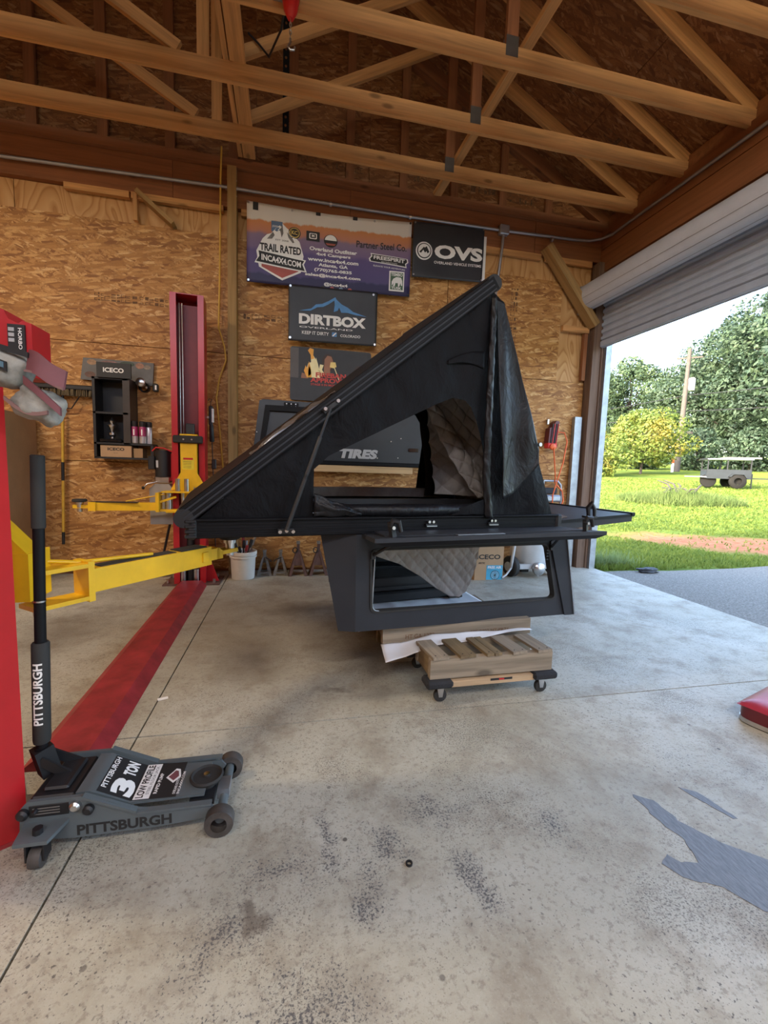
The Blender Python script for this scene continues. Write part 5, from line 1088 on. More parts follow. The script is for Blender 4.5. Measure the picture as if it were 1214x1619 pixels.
fab('far_tent_wall', tri, [fhole], V1-.02, 4.0, M['tent'])
# rear wall of the tent, quilted on the inside
def rear(a, b, off=0.0, puff=0.0, seed=0.0):
    u = 1.56+(2.085-1.56)*(1-b)**1.05; z = 2.25-(2.25-.985)*(1-b); v = V0+.03+(V1-V0-.06)*a
    w = .02*noise.noise(Vector((a*3, b*4, seed))); q = puff*abs(math.sin((a*1.14+b*1.36)*34)*math.sin((a*1.14-b*1.36)*34))**.5
    return (u+w+off-q, v, z)
m = MB(TC); m.grid(lambda a, b: rear(a, b), 24, 24, .004, (1, 0, 0)); m.build('rear_tent_wall', M['tent'], camper, smooth=True)
m = MB(TC); m.grid(lambda a, b: rear(a, b*.96, -.02, .018), 130, 150); m.build('rear_quilt_liner', M['quilt'], camper, smooth='all')
# quilt drape hanging inside beside the far opening and the dark fold next to it
def drape(a, b):
    z = 1.06+.74*b; br_ = min(1, max(0, (z-.985)/1.265)); ur = 1.56+.525*(1-br_)**1.05-.035
    ul = 1.615-.10*b; u = ul+(ur-ul)*a; v = 2.98-.34*a+.03*math.sin(a*7+b*2)
    q = .030*abs(math.sin((a*.42+b*.74)*24)*math.sin((a*.42-b*.74)*24))**.4
    return (u, v-q, z)
m = MB(TC); m.grid(drape, 80, 130); m.build('quilt_drape', M['quilt'], camper, smooth='all')
def dfold(a, b):
    p = Vector((1.44, 2.78, 1.70)).lerp(Vector((1.80, 2.62, 1.07)), b); w = .05+.14*b*(1-b)
    q = .026*abs(math.sin((a*.14+b*.74)*24)*math.sin((a*.14-b*.74)*24))**.4
    return (p.x+w*(a-.5)*1.6, p.y-q-.03*math.sin(math.pi*a), p.z+w*(a-.5)*.6)
m = MB(TC); m.grid(dfold, 30, 120, .004, (0, 1, 0)); m.build('liner_fold', M['quilt'], camper, smooth='all')
def fold(a, b):
    z = 1.03+.75*b; u = 1.60+.22*a+.06*(1-b)+.02*math.sin(b*6); v = V1-.17-.03*math.sin(a*9)-.04*a; return (u, v, z)
m = MB(TC); m.grid(fold, 16, 14, .004, (0, 1, 0)); m.build('far_door_flap', M['tent'], camper, smooth=True)
# mattress edge and side rails inside the opening
def mat_edge(a, b):
    z = 1.005+.075*b+.010*math.sin(a*3); q = .010*abs(math.sin((a*1.35+b*.08)*21)*math.sin((a*1.35-b*.08)*21))**.5
    return (.40+1.55*a, V1-.09-q, z)
m = MB(TC); m.grid(mat_edge, 110, 10, .02, (0, 1, 0)); m.build('quilted_sill', M['quilt'], camper, smooth='all')
cb_('inner_rail', (.45, 2.75, 1.0), (1.95, 2.80, 1.035), M['dark_inside'])
cb_('mattress', (.05, 2.62, .976), (2.0, V1-.1, 1.0), M['quilt'], camper, .008)
cb_('bed_board', (.0, 2.26, .976), (2.05, 2.5, .984), M['foam'])
# rolled-down door fabric along the sill
pts = []; rr = []
for i in range(25):
    t = i/24; pts.append((.50+1.08*t, V0+.01+.01*math.sin(t*9), 1.008+.016*math.sin(t*math.pi)*.4+.03*abs(2*t-1)**4)); rr.append(.022+.016*math.sin(math.pi*min(1, max(0, (t-.12)/.76)))**.6*(1 if .12 < t < .88 else 0)+.012*abs(2*t-1)**3+.004*noise.noise(Vector((t*12, 0, 0))))
m = MB(TC); m.tube(pts, rr, 14); m.build('rolled_door_flap', M['tent_shiny'], camper, smooth='all')
lumpf = lambda u0, z0, du, dz, s: MB(TC).grid(lambda a, b: (u0+du*a, V0-.01-.02*math.sin(math.pi*a)*math.sin(math.pi*b)+.012*noise.noise(Vector((a*5+s, b*5, s))), z0+dz*b*(1-.75*a)+.01*noise.noise(Vector((a*4, s, 0)))), 18, 10, .004, (0, 1, 0))
lumpf(.495, .985, .26, .12, 1).build('gathered_flap', M['tent_shiny'], camper, smooth='all')
MB(TC).grid(lambda a, b: (1.60-.30*a, V0-.008-.012*math.sin(math.pi*a), .985+.12*b*(1-.8*a)+.006*noise.noise(Vector((a*5, b*3, 7)))), 18, 8, .004, (0, 1, 0)).build('gathered_flap', M['tent'], camper, smooth='all')
# zip band and storm flap at the rear corner
def zipb(a, b):
    z = 2.24-(2.24-.965)*b; u = 1.515+.015*b+.10*max(0, b-.78)**1.2*2.2; w = .022+.012*b
    return (u+w*(a-.5)*1.7+.006*noise.noise(Vector((a*2, b*22, 3))), V0-.022-.016*math.sin(math.pi*a)+.008*noise.noise(Vector((a*3, b*30, 1))), z)
m = MB(TC); m.grid(zipb, 8, 70, .004, (0, 1, 0)); m.build('zip_band', M['tent_shiny'], camper, smooth='all')
def flapf(a, b):
    uL = 1.525+.10*b; zL = 2.235-(2.235-1.085)*b
    uR = 1.575+(1.875-1.575)*min(1, b/.9)+.0; zR = 2.215-(2.215-1.30)*b
    u = uL+(uR-uL)*a; z = zL+(zR-zL)*a-.04*math.sin(math.pi*a)*b*b
    f = .028*math.sin(a*6.5+b*1.5)*b*.6+.025*noise.noise(Vector((a*2.6+b*1.2, b*3.2, 9)))*b
    return (u, V0-.035-.02*b-f, z)
m = MB(TC); m.grid(flapf, 40, 60, .004, (0, 1, 0)); fl_ = m.build('storm_flap', M['tent_shiny'], camper, smooth='all')
MB(TC).cyl((1.872, V0-.06, 1.42), (1.872, V0-.075, 1.42), .012, n=12).build('eyelet', M['steel'], fl_)
def awn(a, b): return (1.25+.24*a, V0+.012-.004*math.sin(math.pi*a)-.006*b, 1.90+.02*math.sin(math.pi*a)-.06*b+.08*(a-.5)*(1-b))
m = MB(TC); m.grid(awn, 16, 6, .004, (0, 1, 0)); m.build('vent_cover', M['tent'], camper, smooth='all')
# gas struts
for v in (V0-.05, V1+.05):
    a, b = Vector((.563, v, 1.537)), Vector((.35, v, .925))
    s_ = MB(TC); s_.cyl(a, a.lerp(b, .52), .0065, n=12); s_ = s_.build('gas_strut', M['steel'] if False else M['charcoal'], camper, smooth=True)
    MB(TC).cyl(a.lerp(b, .24), a.lerp(b, .58), .011, n=12).build('strut_sleeve', M['black'], s_, smooth=True)
    MB(TC).cyl(a.lerp(b, .55), b, .011, n=12).build('strut_body', M['black'], s_, smooth=True)
    vv = v+.02 if v < 3 else v-.02
    MB(TC).bar((.53, vv, 1.515), (.605, vv, 1.575), .02, .03, (0, 1, 0)).build('strut_bracket', M['black'], s_)
    MB(TC).box((.31, vv-.008, .905), (.39, vv+.008, .93)).build('strut_bracket', M['black'], s_)
    for p in ((.535, 1.53), (.60, 1.575), (.318, .917), (.382, .917), (.35, .922)): MB(TC).cyl((p[0], v+.012, p[1]), (p[0], v-.006, p[1]), .009, n=10).build('bolt', M['steel'], s_)
# --- canopy side with window opening
outer = [(.735, .882), (.742, .335), (2.325, .285), (2.19, .882)]
win = rpoly([(.815, .80), (.825, .432), (2.165, .40), (2.065, .79)], .045)
m = MB(TC); m.plate(outer, [win], lambda a, b: (a, V0+.012, b), (0, .03, 0)); side = m.build('side_panel', CH, camper)
win2 = rpoly([(.828, .79), (.838, .444), (2.150, .412), (2.055, .78)], .04)
m = MB(TC); m.plate(win, [win2], lambda a, b: (a, V0+.004, b), (0, .045, 0)); m.build('window_gasket', M['rubber'], side)
m = MB(TC); q = [lid for lid in ()]; m.tube([(a, V0+.008, b) for a, b in [(.845, .76)]+[w for w in win2 if w[0] < .9 and w[1] < .75][::1]+[]] or [(0, 0, 0), (0, 0, 1)], .004, 6); m.build('window_trim', M['galv'], side)
# front corner, folded back
m = MB(TC); m.add([(.735, V0+.012, .882), (.742, V0+.012, .335), (.655, V0+.05, .337), (.555, V0+.09, .882), (.735, V0+.042, .882), (.742, V0+.042, .335), (.665, V0+.08, .337), (.565, V0+.12, .882)], [(0, 1, 2, 3), (7, 6, 5, 4), (0, 4, 5, 1), (1, 5, 6, 2), (2, 6, 7, 3), (3, 7, 4, 0)]); m.build('front_corner', CH, camper)
# rear corner post
m = MB(TC); m.prism([(2.075, V0-.002, .80), (2.19, V0-.002, .88), (2.325, V0-.002, .285), (2.24, V0-.002, .288)], (0, .05, 0)); rp = m.build('rear_post', CH, camper)
MB(TC).bar((2.205, V0-.004, .85), (2.322, V0-.004, .29), .012, .012).build('post_seam', M['galv'], rp)
MB(TC).prism([(2.19, V0+.048, .88), (2.205, V0+.048, .86), (2.335, V0+.048, .285), (2.325, V0+.048, .285)], (0, -.045, 0)).build('post_edge', M['galv'], rp)
m = MB(TC); m.prism([(2.05, V1-.06, .80), (2.13, V1-.06, .88), (2.26, V1-.06, .29), (2.18, V1-.06, .29)], (0, .05, 0)); m.build('rear_post', CH, camper)
# far canopy side (closed, dark)
m = MB(TC); m.plate([(.86, .882), (.90, .30), (2.20, .30), (2.10, .882)], [rpoly([(.95, .80), (.98, .42), (1.62, .40), (1.60, .80)], .04)], lambda a, b: (a, V1-.03, b), (0, .03, 0)); m.build('far_side_panel', M['dark_inside'], camper)
m = MB(TC); m.prism([(.94, V1-.02, .81), (.96, V1-.02, .41), (1.63, V1-.02, .39), (1.61, V1-.02, .81)], (0, .006, 0)); m.build('far_window', M['glass_dark'], camper)
# --- side door, lifted on its struts
dz = lambda v: .868+(2.2-v)*.07
def dpt(u, v, h=0): return (u, v, dz(v)+h)
m = MB(TC); q = [dpt(.76, 2.19), dpt(2.16, 2.19), dpt(2.22, 1.90), dpt(.725, 1.90)]
m.add([Vector(p)+Vector((0, 0, h)) for h in (0, .022) for p in q], [(3, 2, 1, 0), (4, 5, 6, 7), (0, 1, 5, 4), (1, 2, 6, 5), (2, 3, 7, 6), (3, 0, 4, 7)]); sd_ = m.build('side_door', CH, camper)
m = MB(TC); m.prism([dpt(.79, 1.915, -.022), dpt(2.15, 1.915, -.022), dpt(2.22, 1.90, .0), dpt(.725, 1.90, .0)], (0, .02, 0)); m.build('door_lip', K, sd_)
m = MB(TC); m.prism([dpt(.80, 1.96, .023), dpt(2.13, 1.96, .023), dpt(2.10, 2.16, .030), dpt(.82, 2.16, .030)], (0, 0, .006)); m.build('door_raised_field', CH, sd_)
for i in range(60): 
    u = .90+.0195*i; MB(TC).box((u, 2.172, dz(2.18)+.022), (u+.0155, 2.198, dz(2.18)+.036)).build('hinge_knuckle', K, sd_)
MB(TC).prism([dpt(1.20, 1.93, .023), dpt(1.50, 1.93, .023), dpt(1.50, 1.955, .0235), dpt(1.20, 1.955, .0235)], (0, 0, .003)).build('maker_plate', M['galv'], sd_)
for u in (.84, 2.10):
    h = MB(TC); h.bar(dpt(u, 1.95, .02), dpt(u-.02, 1.94, .10), .022, .03); h.tube([dpt(u-.02, 1.94, .075), dpt(u-.012, 1.93, .105), dpt(u+.015, 1.925, .10), dpt(u+.03, 1.925, .05)], [.012, .015, .015, .01], 8); h = h.build('door_handle', M['black'], sd_, smooth=True)
    MB(TC).cyl(dpt(u-.01, 1.935, .07), dpt(u-.01, 1.92, .07), .009, n=10).build('handle_bolt', M['steel'], h)
for u, w in ((.86, .83), (2.05, 2.085)):
    s_ = MB(TC); s_.cyl((w, V0+.0, .765), dpt(u+(.04 if u < 1 else -.06), 2.02, -.004), .0085, n=10); s_ = s_.build('door_strut', M['black'], sd_, smooth=True)
    MB(TC).box((w-.012, V0-.008, .745), (w+.012, V0+.008, .785)).build('strut_mount', M['black'], s_)
for z in (.74, .72, .70, .68): MB(TC).box((2.045, V0-.004, z), (2.06, V0+.006, z+.009)).build('strut_slot', M['black'], sd_)
# --- rear hatch, lifted level
def hp(a, b, h=0): return (2.15+.69*a, V0+.03+1.13*b, .915+.05*a+h)
m = MB(TC); q = [hp(0, 0), hp(1, 0), hp(1, 1), hp(0, 1)]
m.add([Vector(p)+Vector((0, 0, h)) for h in (-.045, .012) for p in q], [(3, 2, 1, 0), (4, 5, 6, 7), (0, 1, 5, 4), (1, 2, 6, 5), (2, 3, 7, 6), (3, 0, 4, 7)]); ht_ = m.build('rear_hatch', CH, camper)
MB(TC).bar(hp(1.0, -.01, .008), hp(1.0, 1.01, .008), .03, .022).build('hatch_edge', K, ht_)
MB(TC).bar(hp(-.02, 0, .012), hp(1.02, 0, .0), .014, .02).build('hatch_edge', K, ht_)
m = MB(TC); o = [hp(.05+.17*(1+math.cos(q))*(1 if math.cos(q) > 0 else .6), .36+.28*math.sin(q), .0135) for q in [2*math.pi*i/20 for i in range(20)]]; m.prism(o, (0, 0, .002)); m.build('dust_mat', paint('brown_dust', (.15, .10, .07), .9, var=.3, scale=20), ht_)
m = MB(TC); m.lathe(hp(.13, .40, .018), [(.13, 0), (.135, .012), (.12, .03), (.12, .042), (.10, .05), (.05, .05)]); tagc = m.build('coiled_strap', M['black'], smooth=True); tag(tagc, 'flat round black coil lying on the open rear hatch', 'coil')
for a, b in ((.44, .02), (.06, .78)):
    h = MB(TC); p = Vector(hp(a, b, .012)); h.box(p+Vector((-.04, -.03, 0)), p+Vector((.04, .03, .012))); h.tube([p+Vector((-.01, 0, .01)), p+Vector((-.02, 0, .07)), p+Vector((0, -.01, .10)), p+Vector((.03, -.01, .06)), p+Vector((.035, -.01, .0))], [.012, .016, .018, .014, .01], 8); h.build('hatch_handle', M['black'], ht_, smooth=True)
# --- quilted flap hanging in the canopy
fo = lambda b: None
def qf(a, b):
    zt = .80; u0, u1 = .93+.50*b**1.1, 1.725-.055*b
    zb = .735-.0*b
    edge = .34*(math.sin(math.pi*min(1, (a*.78+.30)))**.7 if False else 1)
    # lower outline: from upper left down to a rounded point near the right
    prof = [(0, .03), (.25, .10), (.45, .19), (.62, .285), (.75, .345), (.84, .355), (.91, .32), (.96, .24), (1, .14)]
    for (x0, y0), (x1, y1) in zip(prof, prof[1:]):
        if x0 <= a <= x1: d = y0+(y1-y0)*(a-x0)/(x1-x0); break
    u = .925+.80*a; z = .80-(.06+d)*b
    s = (u+z)*40; t = (u-z)*40
    q = .010*abs(math.sin(s)*math.sin(t))**.45
    return (u-.03*b*a, 2.48-q+.02*b*math.sin(a*3), z)
m = MB(TC); m.grid(qf, 130, 60, .006, (0, 1, 0)); m.build('quilted_flap', M['quilt'], camper, smooth='all')

# ================================================================== what the camper stands on
sheet = MB(TC); sheet.grid(lambda a, b: (.86+1.12*a+.05*b, 2.50+.71*b, .216+.004*noise.noise(Vector((a*16, b*2.5, 5)))+.0025*math.sin(a*40)), 70, 14, .003, (0, 0, -1)); tag(sheet.build('foam_sheet', M['foam'], smooth='all'), 'white packing foam sheet spread under the canopy', 'foam sheet')
case = thing('storage_case', tuple(L3(1.4, 3.0, .222)), 'long flat black case lying on the white foam inside the canopy', 'case')
MB(TC).box((.93, 2.98, .222), (1.80, 3.28, .30), .012).build('case_body', M['dark_inside'], case); MB(TC).box((.95, 3.0, .30), (1.78, 3.26, .42), .012).build('case_lid', M['dark_inside'], case)
MB(TC).box((1.78, 2.95, .222), (1.90, 3.05, .24)).build('case_foot', M['black'], case); MB(TC).box((.96, 2.978, .33), (1.74, 2.985, .345)).build('case_rib', M['black'], case)
for lay, z in enumerate((0, .105)):
    pal = thing('support_pallet', (1.05, 2.95, z), ['lower rough wooden pallet under the camper', 'upper rough wooden pallet under the foam sheet'][lay], 'pallet', 'pallets under the camper')
    for y in (2.62, 2.95, 3.28): member('stringer', (.62, y, z+.045), (1.55, y, z+.045), .04, .085, M['pallet'], pal)
    for k in range(6): member('deck_board', (.68+.16*k, 2.58, z+.096), (.68+.16*k, 3.32, z+.096), .10, .016, M['pallet'], pal)
bm_ = thing('support_beam', (1.03, 2.43, .21), 'rough timber beam on edge just under the canopy side', 'beam')
member('beam', (.54, 2.425, .258), (1.515, 2.455, .270), .045, .10, M['pallet'], bm_)
for x in (.82, 1.38): member('beam_block', (x, 2.44, .128), (x, 2.44, .208), .06, .06, M['pallet'], bm_)
bmk = lambda a, b: (a, 2.4+.031*(a-.54)-.0015, b+.0143*(a-.54))
lettering('HT GA 1278', M['stamp'], bm_, bmk, .68, .235, .86, .262, .0, 'stencil_print'); lettering('SPF-8402 HT-PRTS', M['stamp'], bm_, bmk, 1.10, .238, 1.36, .258, .0, 'stencil_print')
# white paper draped over the pallet
def paper(a, b):
    x = .525+.955*a; y = 2.385-.11*b*(1-a)**1.5-.035*b-.008*noise.noise(Vector((a*7, b*2, 1)))
    z = .222+.012*a+.040*min(1, max(0, (a-.12)/.2))-.045*b*(1-a)**1.2+.008*noise.noise(Vector((a*6, b*2, 3)))*(1-b*.3); return (x, y, z+.008*math.sin(a*9)*b)
m = MB(); m.grid(paper, 40, 10, .002, (0, 0, -1)); tag(m.build('packing_paper', M['foam'], smooth='all'), 'sheet of white packing paper trailing over the front pallet', 'paper')
# front pallet on a dolly
fp = thing('front_pallet', (1.1, 2.2, .135), 'small weathered wooden pallet sitting on the black-ended dolly', 'pallet')
fa = R(1.2); TF = Matrix.Translation((1.10, 2.10, 0)) @ Matrix.Rotation(fa, 4, 'Z'); F3 = lambda x, y, z: TF @ Vector((x, y, z))
member('stringer', F3(-.365, .018, .19), F3(.365, .018, .19), .038, .108, M['pallet'], fp); member('stringer', F3(-.365, .24, .19), F3(.365, .24, .19), .038, .108, M['pallet'], fp)
member('end_board', F3(-.345, .037, .19), F3(-.345, .221, .19), .03, .10, M['pallet_dark'], fp); member('lower_board', F3(-.3, .13, .155), F3(.34, .13, .155), .10, .02, M['pallet_dark'], fp)
for k, x in enumerate((-.31, -.155, .0, .155, .31)):
    if k == 2:
        for s in (-.024, .024): member('deck_board', F3(x+s, -.012, .253), F3(x+s-.02, .225, .253), .044, .016, M['pallet_dark'], fp)
    else: member('deck_board', F3(x, -.012, .253), F3(x-.02, .225, .253), .092, .016, M['pallet'] if k in (0, 3, 4) else M['pallet_dark'], fp)
    for s in (-.025, .025): MB().cyl(F3(x+s, .012, .2605), F3(x+s, .012, .2625), .004, n=6).build('nail', M['black'], fp)
for x, w in ((-.23, .05), (.07, .05), (.085, .04)): MB(TF).box((x-w, .05, .165), (x+w, .20, .175)).build('middle_board', M['pallet_dark'], fp)
dl = thing('furniture_dolly', (1.1, 2.3, 0), 'wooden furniture dolly with black carpeted ends and four casters', 'dolly')
carpet = paint('black_carpet', (.018, .019, .022), .95, bump=.6, bscale=150)
for y in (.02, .42):
    member('plank', F3(-.25, y, .107), F3(.25, y, .107), .07, .032, M['dolly_wood'], dl)
for x in (-.315, .315):
    member('cross_rail', F3(x*.9, .06, .112), F3(x*.9, .40, .112), .07, .03, M['dolly_wood'], dl)
    for y in (-.035, .36): MB(TF).box((x-.075, y, .092), (x+.075, y+.11, .134), .012).build('carpeted_end', carpet, dl)
MB(TF).box((-.02, -.018, .110), (.11, -.0145, .1215)).build('dolly_label', M['black_print'], dl); MB(TF).box((.03, -.0195, .112), (.06, -.0175, .1195)).build('dolly_label', M['red_plastic'], dl)
for x in (-.30, .31):
    for y in (.02, .42):
        c = MB(TF); c.box((x-.028, y-.025, .084), (x+.028, y+.025, .092)); c.prism([(x-.02, y-.018, .085), (x+.02, y-.018, .085), (x+.012, y-.018, .03), (x-.008, y-.018, .03)], (0, .003, 0)); c.prism([(x-.02, y+.015, .085), (x+.02, y+.015, .085), (x+.012, y+.015, .03), (x-.008, y+.015, .03)], (0, .003, 0)); c = c.build('caster', M['steel'], dl)
        MB(TF).lathe((x+.003, y-.013, .036), [(.012, -.003), (.02, 0), (.034, .002), (.036, .006), (.036, .020), (.034, .024), (.02, .026), (.012, .029)], (0, 1, 0), 24).build('caster_wheel', M['rubber'], c, smooth=True)

# ================================================================== outdoors
def ground_z(x, y):
    s = .73*x+.68*y; k = max(0.0, s-8.5)
    return -.03+.053*k*k/(k+3.0)+.02*noise.noise(Vector((x*.6, y*.6, 0)))*min(1, k/4)
def lawn_mat():
    t = NT('lawn_ground'); P = t.coords('World'); n = t.noise(P, .5, 5, .6); n2 = t.noise(P, 6, 4, .7)
    c = t.ramp(n, [(.35, (.075, .12, .020)), (.55, (.125, .165, .024)), (.72, (.18, .20, .034))]); c = t.mix(t.ramp(n2, [(.4, .5), (.6, 0)]), c, (.05, .085, .014))
    wob = t.n('ShaderNodeTexNoise'); t.set(wob, Scale=1.1, Detail=5.0, Roughness=.65); t.l(P, wob.inputs['Vector'])
    wa = t.n('ShaderNodeVectorMath', operation='MULTIPLY_ADD'); wa.inputs[1].default_value = (1.5, 1.5, 0); t.l(wob.outputs['Color'], wa.inputs[0]); t.l(P, wa.inputs[2])
    mp = t.n('ShaderNodeMapping', vector_type='TEXTURE'); mp.inputs['Location'].default_value = (9.45, 6.95, 0); mp.inputs['Rotation'].default_value = (0, 0, R(-38)); mp.inputs['Scale'].default_value = (3.2, 1.15, 1)
    t.l(wa.outputs[0], mp.inputs[0]); ln = t.n('ShaderNodeVectorMath', operation='LENGTH'); t.l(mp.outputs[0], ln.inputs[0])
    clay = t.mix(t.ramp(t.noise(P, 9, 5, .7), [(.35, 0), (.65, 1)]), (.24, .085, .042), (.34, .17, .095))
    c = t.mix(t.ramp(ln.outputs['Value'], [(.55, 1), (1.0, 0)]), c, clay)
    t.col(c); t.bump(t.noise(P, 30, 4), .6, .03); return t.p(.95, 0, .1)
g = MB(); xs = [3.96]; 
while xs[-1] < 110: xs.append(xs[-1]+max(.5, (xs[-1]-3)*.10))
ys = [4.85]
while ys[-1] < 120: ys.append(ys[-1]+max(.5, (ys[-1]-4)*.10))
ys = [-40, -25, -14, -8, -4, -1, 1, 3, 4.2]+ys
W_ = len(xs)
for y in ys:
    for x in xs: g.v.append(Vector((x, y, ground_z(x, y))))
g.f = [(j*W_+i, j*W_+i+1, (j+1)*W_+i+1, (j+1)*W_+i) for j in range(len(ys)-1) for i in range(W_-1)]
lawn = g.build('lawn', lawn_mat(), smooth='all', fix=False); tag(lawn, 'sunny green lawn rising away with a bare red clay patch', 'lawn', kind='structure')
ap = MB(); 
def apz(x, y): return -.012 if x < 9 else ground_z(x, y)+.02
edge = [(3.995, -12), (12, -12), (12, 4.3), (9, 4.95), (7.4, 5.02), (6.2, 4.86), (5.0, 4.80), (4.4, 4.86), (3.995, 4.84)]
ap.prism([(x, y, -.06) for x, y in edge], (0, 0, .048)); tag(ap.build('driveway', M['asphalt']), 'worn grey asphalt apron outside the roll-up door', 'driveway', kind='structure')
# grass blades
def blade_mat(name, a, b):
    t = NT(name); t.col(t.ramp(t.noise(t.coords('World'), 3.0, 3), [(.35, a), (.65, b)])); t.p(.7, 0, .2)
    tr = t.n('ShaderNodeBsdfTranslucent'); tr.inputs[0].default_value = (*[min(1, x*1.3) for x in b], 1); mx = t.n('ShaderNodeMixShader'); mx.inputs[0].default_value = .35
    t.l(t.b.outputs[0], mx.inputs[1]); t.l(tr.outputs[0], mx.inputs[2]); t.l(mx.outputs[0], t.out.inputs[0]); return t.m
M['blade'] = blade_mat('grass_blades', (.08, .13, .024), (.16, .20, .036)); M['blade_long'] = blade_mat('long_grass_blades', (.075, .12, .03), (.14, .18, .055))
def clay_d(x, y):
    dx, dy = x-8.7, y-6.2; c, s = math.cos(R(38)), math.sin(R(38)); a, b = dx*c-dy*s, dx*s+dy*c
    return math.hypot(a/3.2, b/1.15)
gr = MB(); rnd = random.Random(21)
def blade(m, x, y, z, h, w, lean):
    a = rnd.uniform(0, 6.28); dx, dy = math.cos(a)*w, math.sin(a)*w; lx, ly = rnd.uniform(-lean, lean), rnd.uniform(-lean, lean)
    n = len(m.v); m.v += [Vector((x-dx, y-dy, z)), Vector((x+dx, y+dy, z)), Vector((x+lx*.4-dx*.6, y+ly*.4-dy*.6, z+h*.6)), Vector((x+lx*.4+dx*.6, y+ly*.4+dy*.6, z+h*.6)), Vector((x+lx, y+ly, z+h))]
    m.f += [(n, n+1, n+3, n+2), (n+2, n+3, n+4)]
cnt = 0
while cnt < 46000:
    az = R(rnd.uniform(29, 60)); d = 6.2+26*rnd.random()**1.9
    x, y = d*math.sin(az), d*math.cos(az)
    if x < 4.05 or y < 4.95+.12*noise.noise(Vector((x*3, 0, 0))): cnt += .2; continue
    if y < 5.2 and x > 3.9 and rnd.random() < .3: continue
    cd_ = clay_d(x, y)+.5*noise.noise(Vector((x*1.3, y*1.3, 0)))
    if cd_ < .95 and rnd.random() < .93: cnt += .3; continue
    near = max(.25, 1-(d-6)/9); blade(gr, x, y, ground_z(x, y), rnd.uniform(.03, .075)*(1.5 if y < 5.9 and d < 9 else 1)*(.7+.02*d), .003+.0011*d, .04+.002*d); cnt += 1
tag(gr.build('grass', M['blade'], lawn, fix=False), kind='stuff')
# brush mound with dead branches
mg = MB(); bc = Vector((13.08, 12.49, 0))
for i in range(5200):
    a = rnd.uniform(0, 6.28); r = rnd.random()**.6; x = bc.x+math.cos(a)*r*1.9*.75-math.sin(a)*r*.9*.66; y = bc.y-math.cos(a)*r*1.9*.66-math.sin(a)*r*.9*.75
    blade(mg, x, y, ground_z(x, y), rnd.uniform(.25, .62)*(1.1-r*.6), .012, .18)
mo = mg.build('long_grass_clump', M['blade_long'], fix=False); tag(mo, 'clump of long uncut grass around a pile of dead branches', 'grass', kind='stuff')
dbm = paint('dead_bark', (.04, .034, .03), .9, var=.4)
for i in range(9):
    k_ = rnd.uniform(-.7, .7); x = bc.x+k_*.5; y = bc.y-k_*.45; z = ground_z(x, y)+.5; a = rnd.uniform(0, 6.28); L = rnd.uniform(.35, .7); up = rnd.choice((.05, .1, .6))
    p = [Vector((x, y, z-.15)), Vector((x+math.cos(a)*L*.5, y+math.sin(a)*L*.5, z+up*L*.4)), Vector((x+math.cos(a+.3)*L, y+math.sin(a+.3)*L, z+up*L*.7))]
    tag(MB().tube(p, [.04, .03, .015], 6).build('dead_branch', dbm), ['thick', 'thin', 'short', 'forked', 'crooked', 'upright', 'long', 'pale', 'dark'][i]+' dead branch lying on the long grass clump', 'branch', 'dead branches on the lawn')
# weed by the jamb and a rag on the asphalt
wd = MB(); 
for i in range(420):
    x, y = 4.35+rnd.gauss(0, .25), 5.12+abs(rnd.gauss(0, .18)); blade(wd, x, y, ground_z(x, y), rnd.uniform(.08, .26), .008, .10)
tag(wd.build('weed_clump', blade_mat('pale_weed', (.09, .14, .04), (.2, .26, .11)), fix=False), 'clump of leafy weeds growing at the corner of the door opening', 'weeds', kind='stuff')
rg = lump((4.62, 4.75, .015), (.15, .06, .035), 3, amp=.35); tag(rg.build('rag', M['charcoal'], smooth='all'), 'dark crumpled rag on the asphalt beside the weeds', 'rag')

# ---- trees
def leaf_mat(name, a, b, c):
    t = NT(name); oi = t.noise(t.coords('World'), .55, 3); t.col(t.ramp(oi, [(.35, a), (.5, b), (.65, c)])); t.p(.6, 0, .3)
    tr = t.n('ShaderNodeBsdfTranslucent'); tr.inputs[0].default_value = (*[min(1, x*1.4) for x in b], 1); mx = t.n('ShaderNodeMixShader'); mx.inputs[0].default_value = .25
    t.l(t.b.outputs[0], mx.inputs[1]); t.l(tr.outputs[0], mx.inputs[2]); t.l(mx.outputs[0], t.out.inputs[0]); return t.m
LM = {'dark': leaf_mat('dark_green_leaves', (.022, .04, .026), (.034, .06, .034), (.055, .088, .044)), 'mid': leaf_mat('mid_green_leaves', (.032, .056, .03), (.047, .08, .037), (.075, .115, .05)),
      'yellow': leaf_mat('yellow_green_leaves', (.06, .10, .018), (.11, .145, .024), (.20, .16, .028))}
bark = paint('grey_brown_bark', (.06, .048, .04), .95, var=.4, bump=.5, bscale=8)
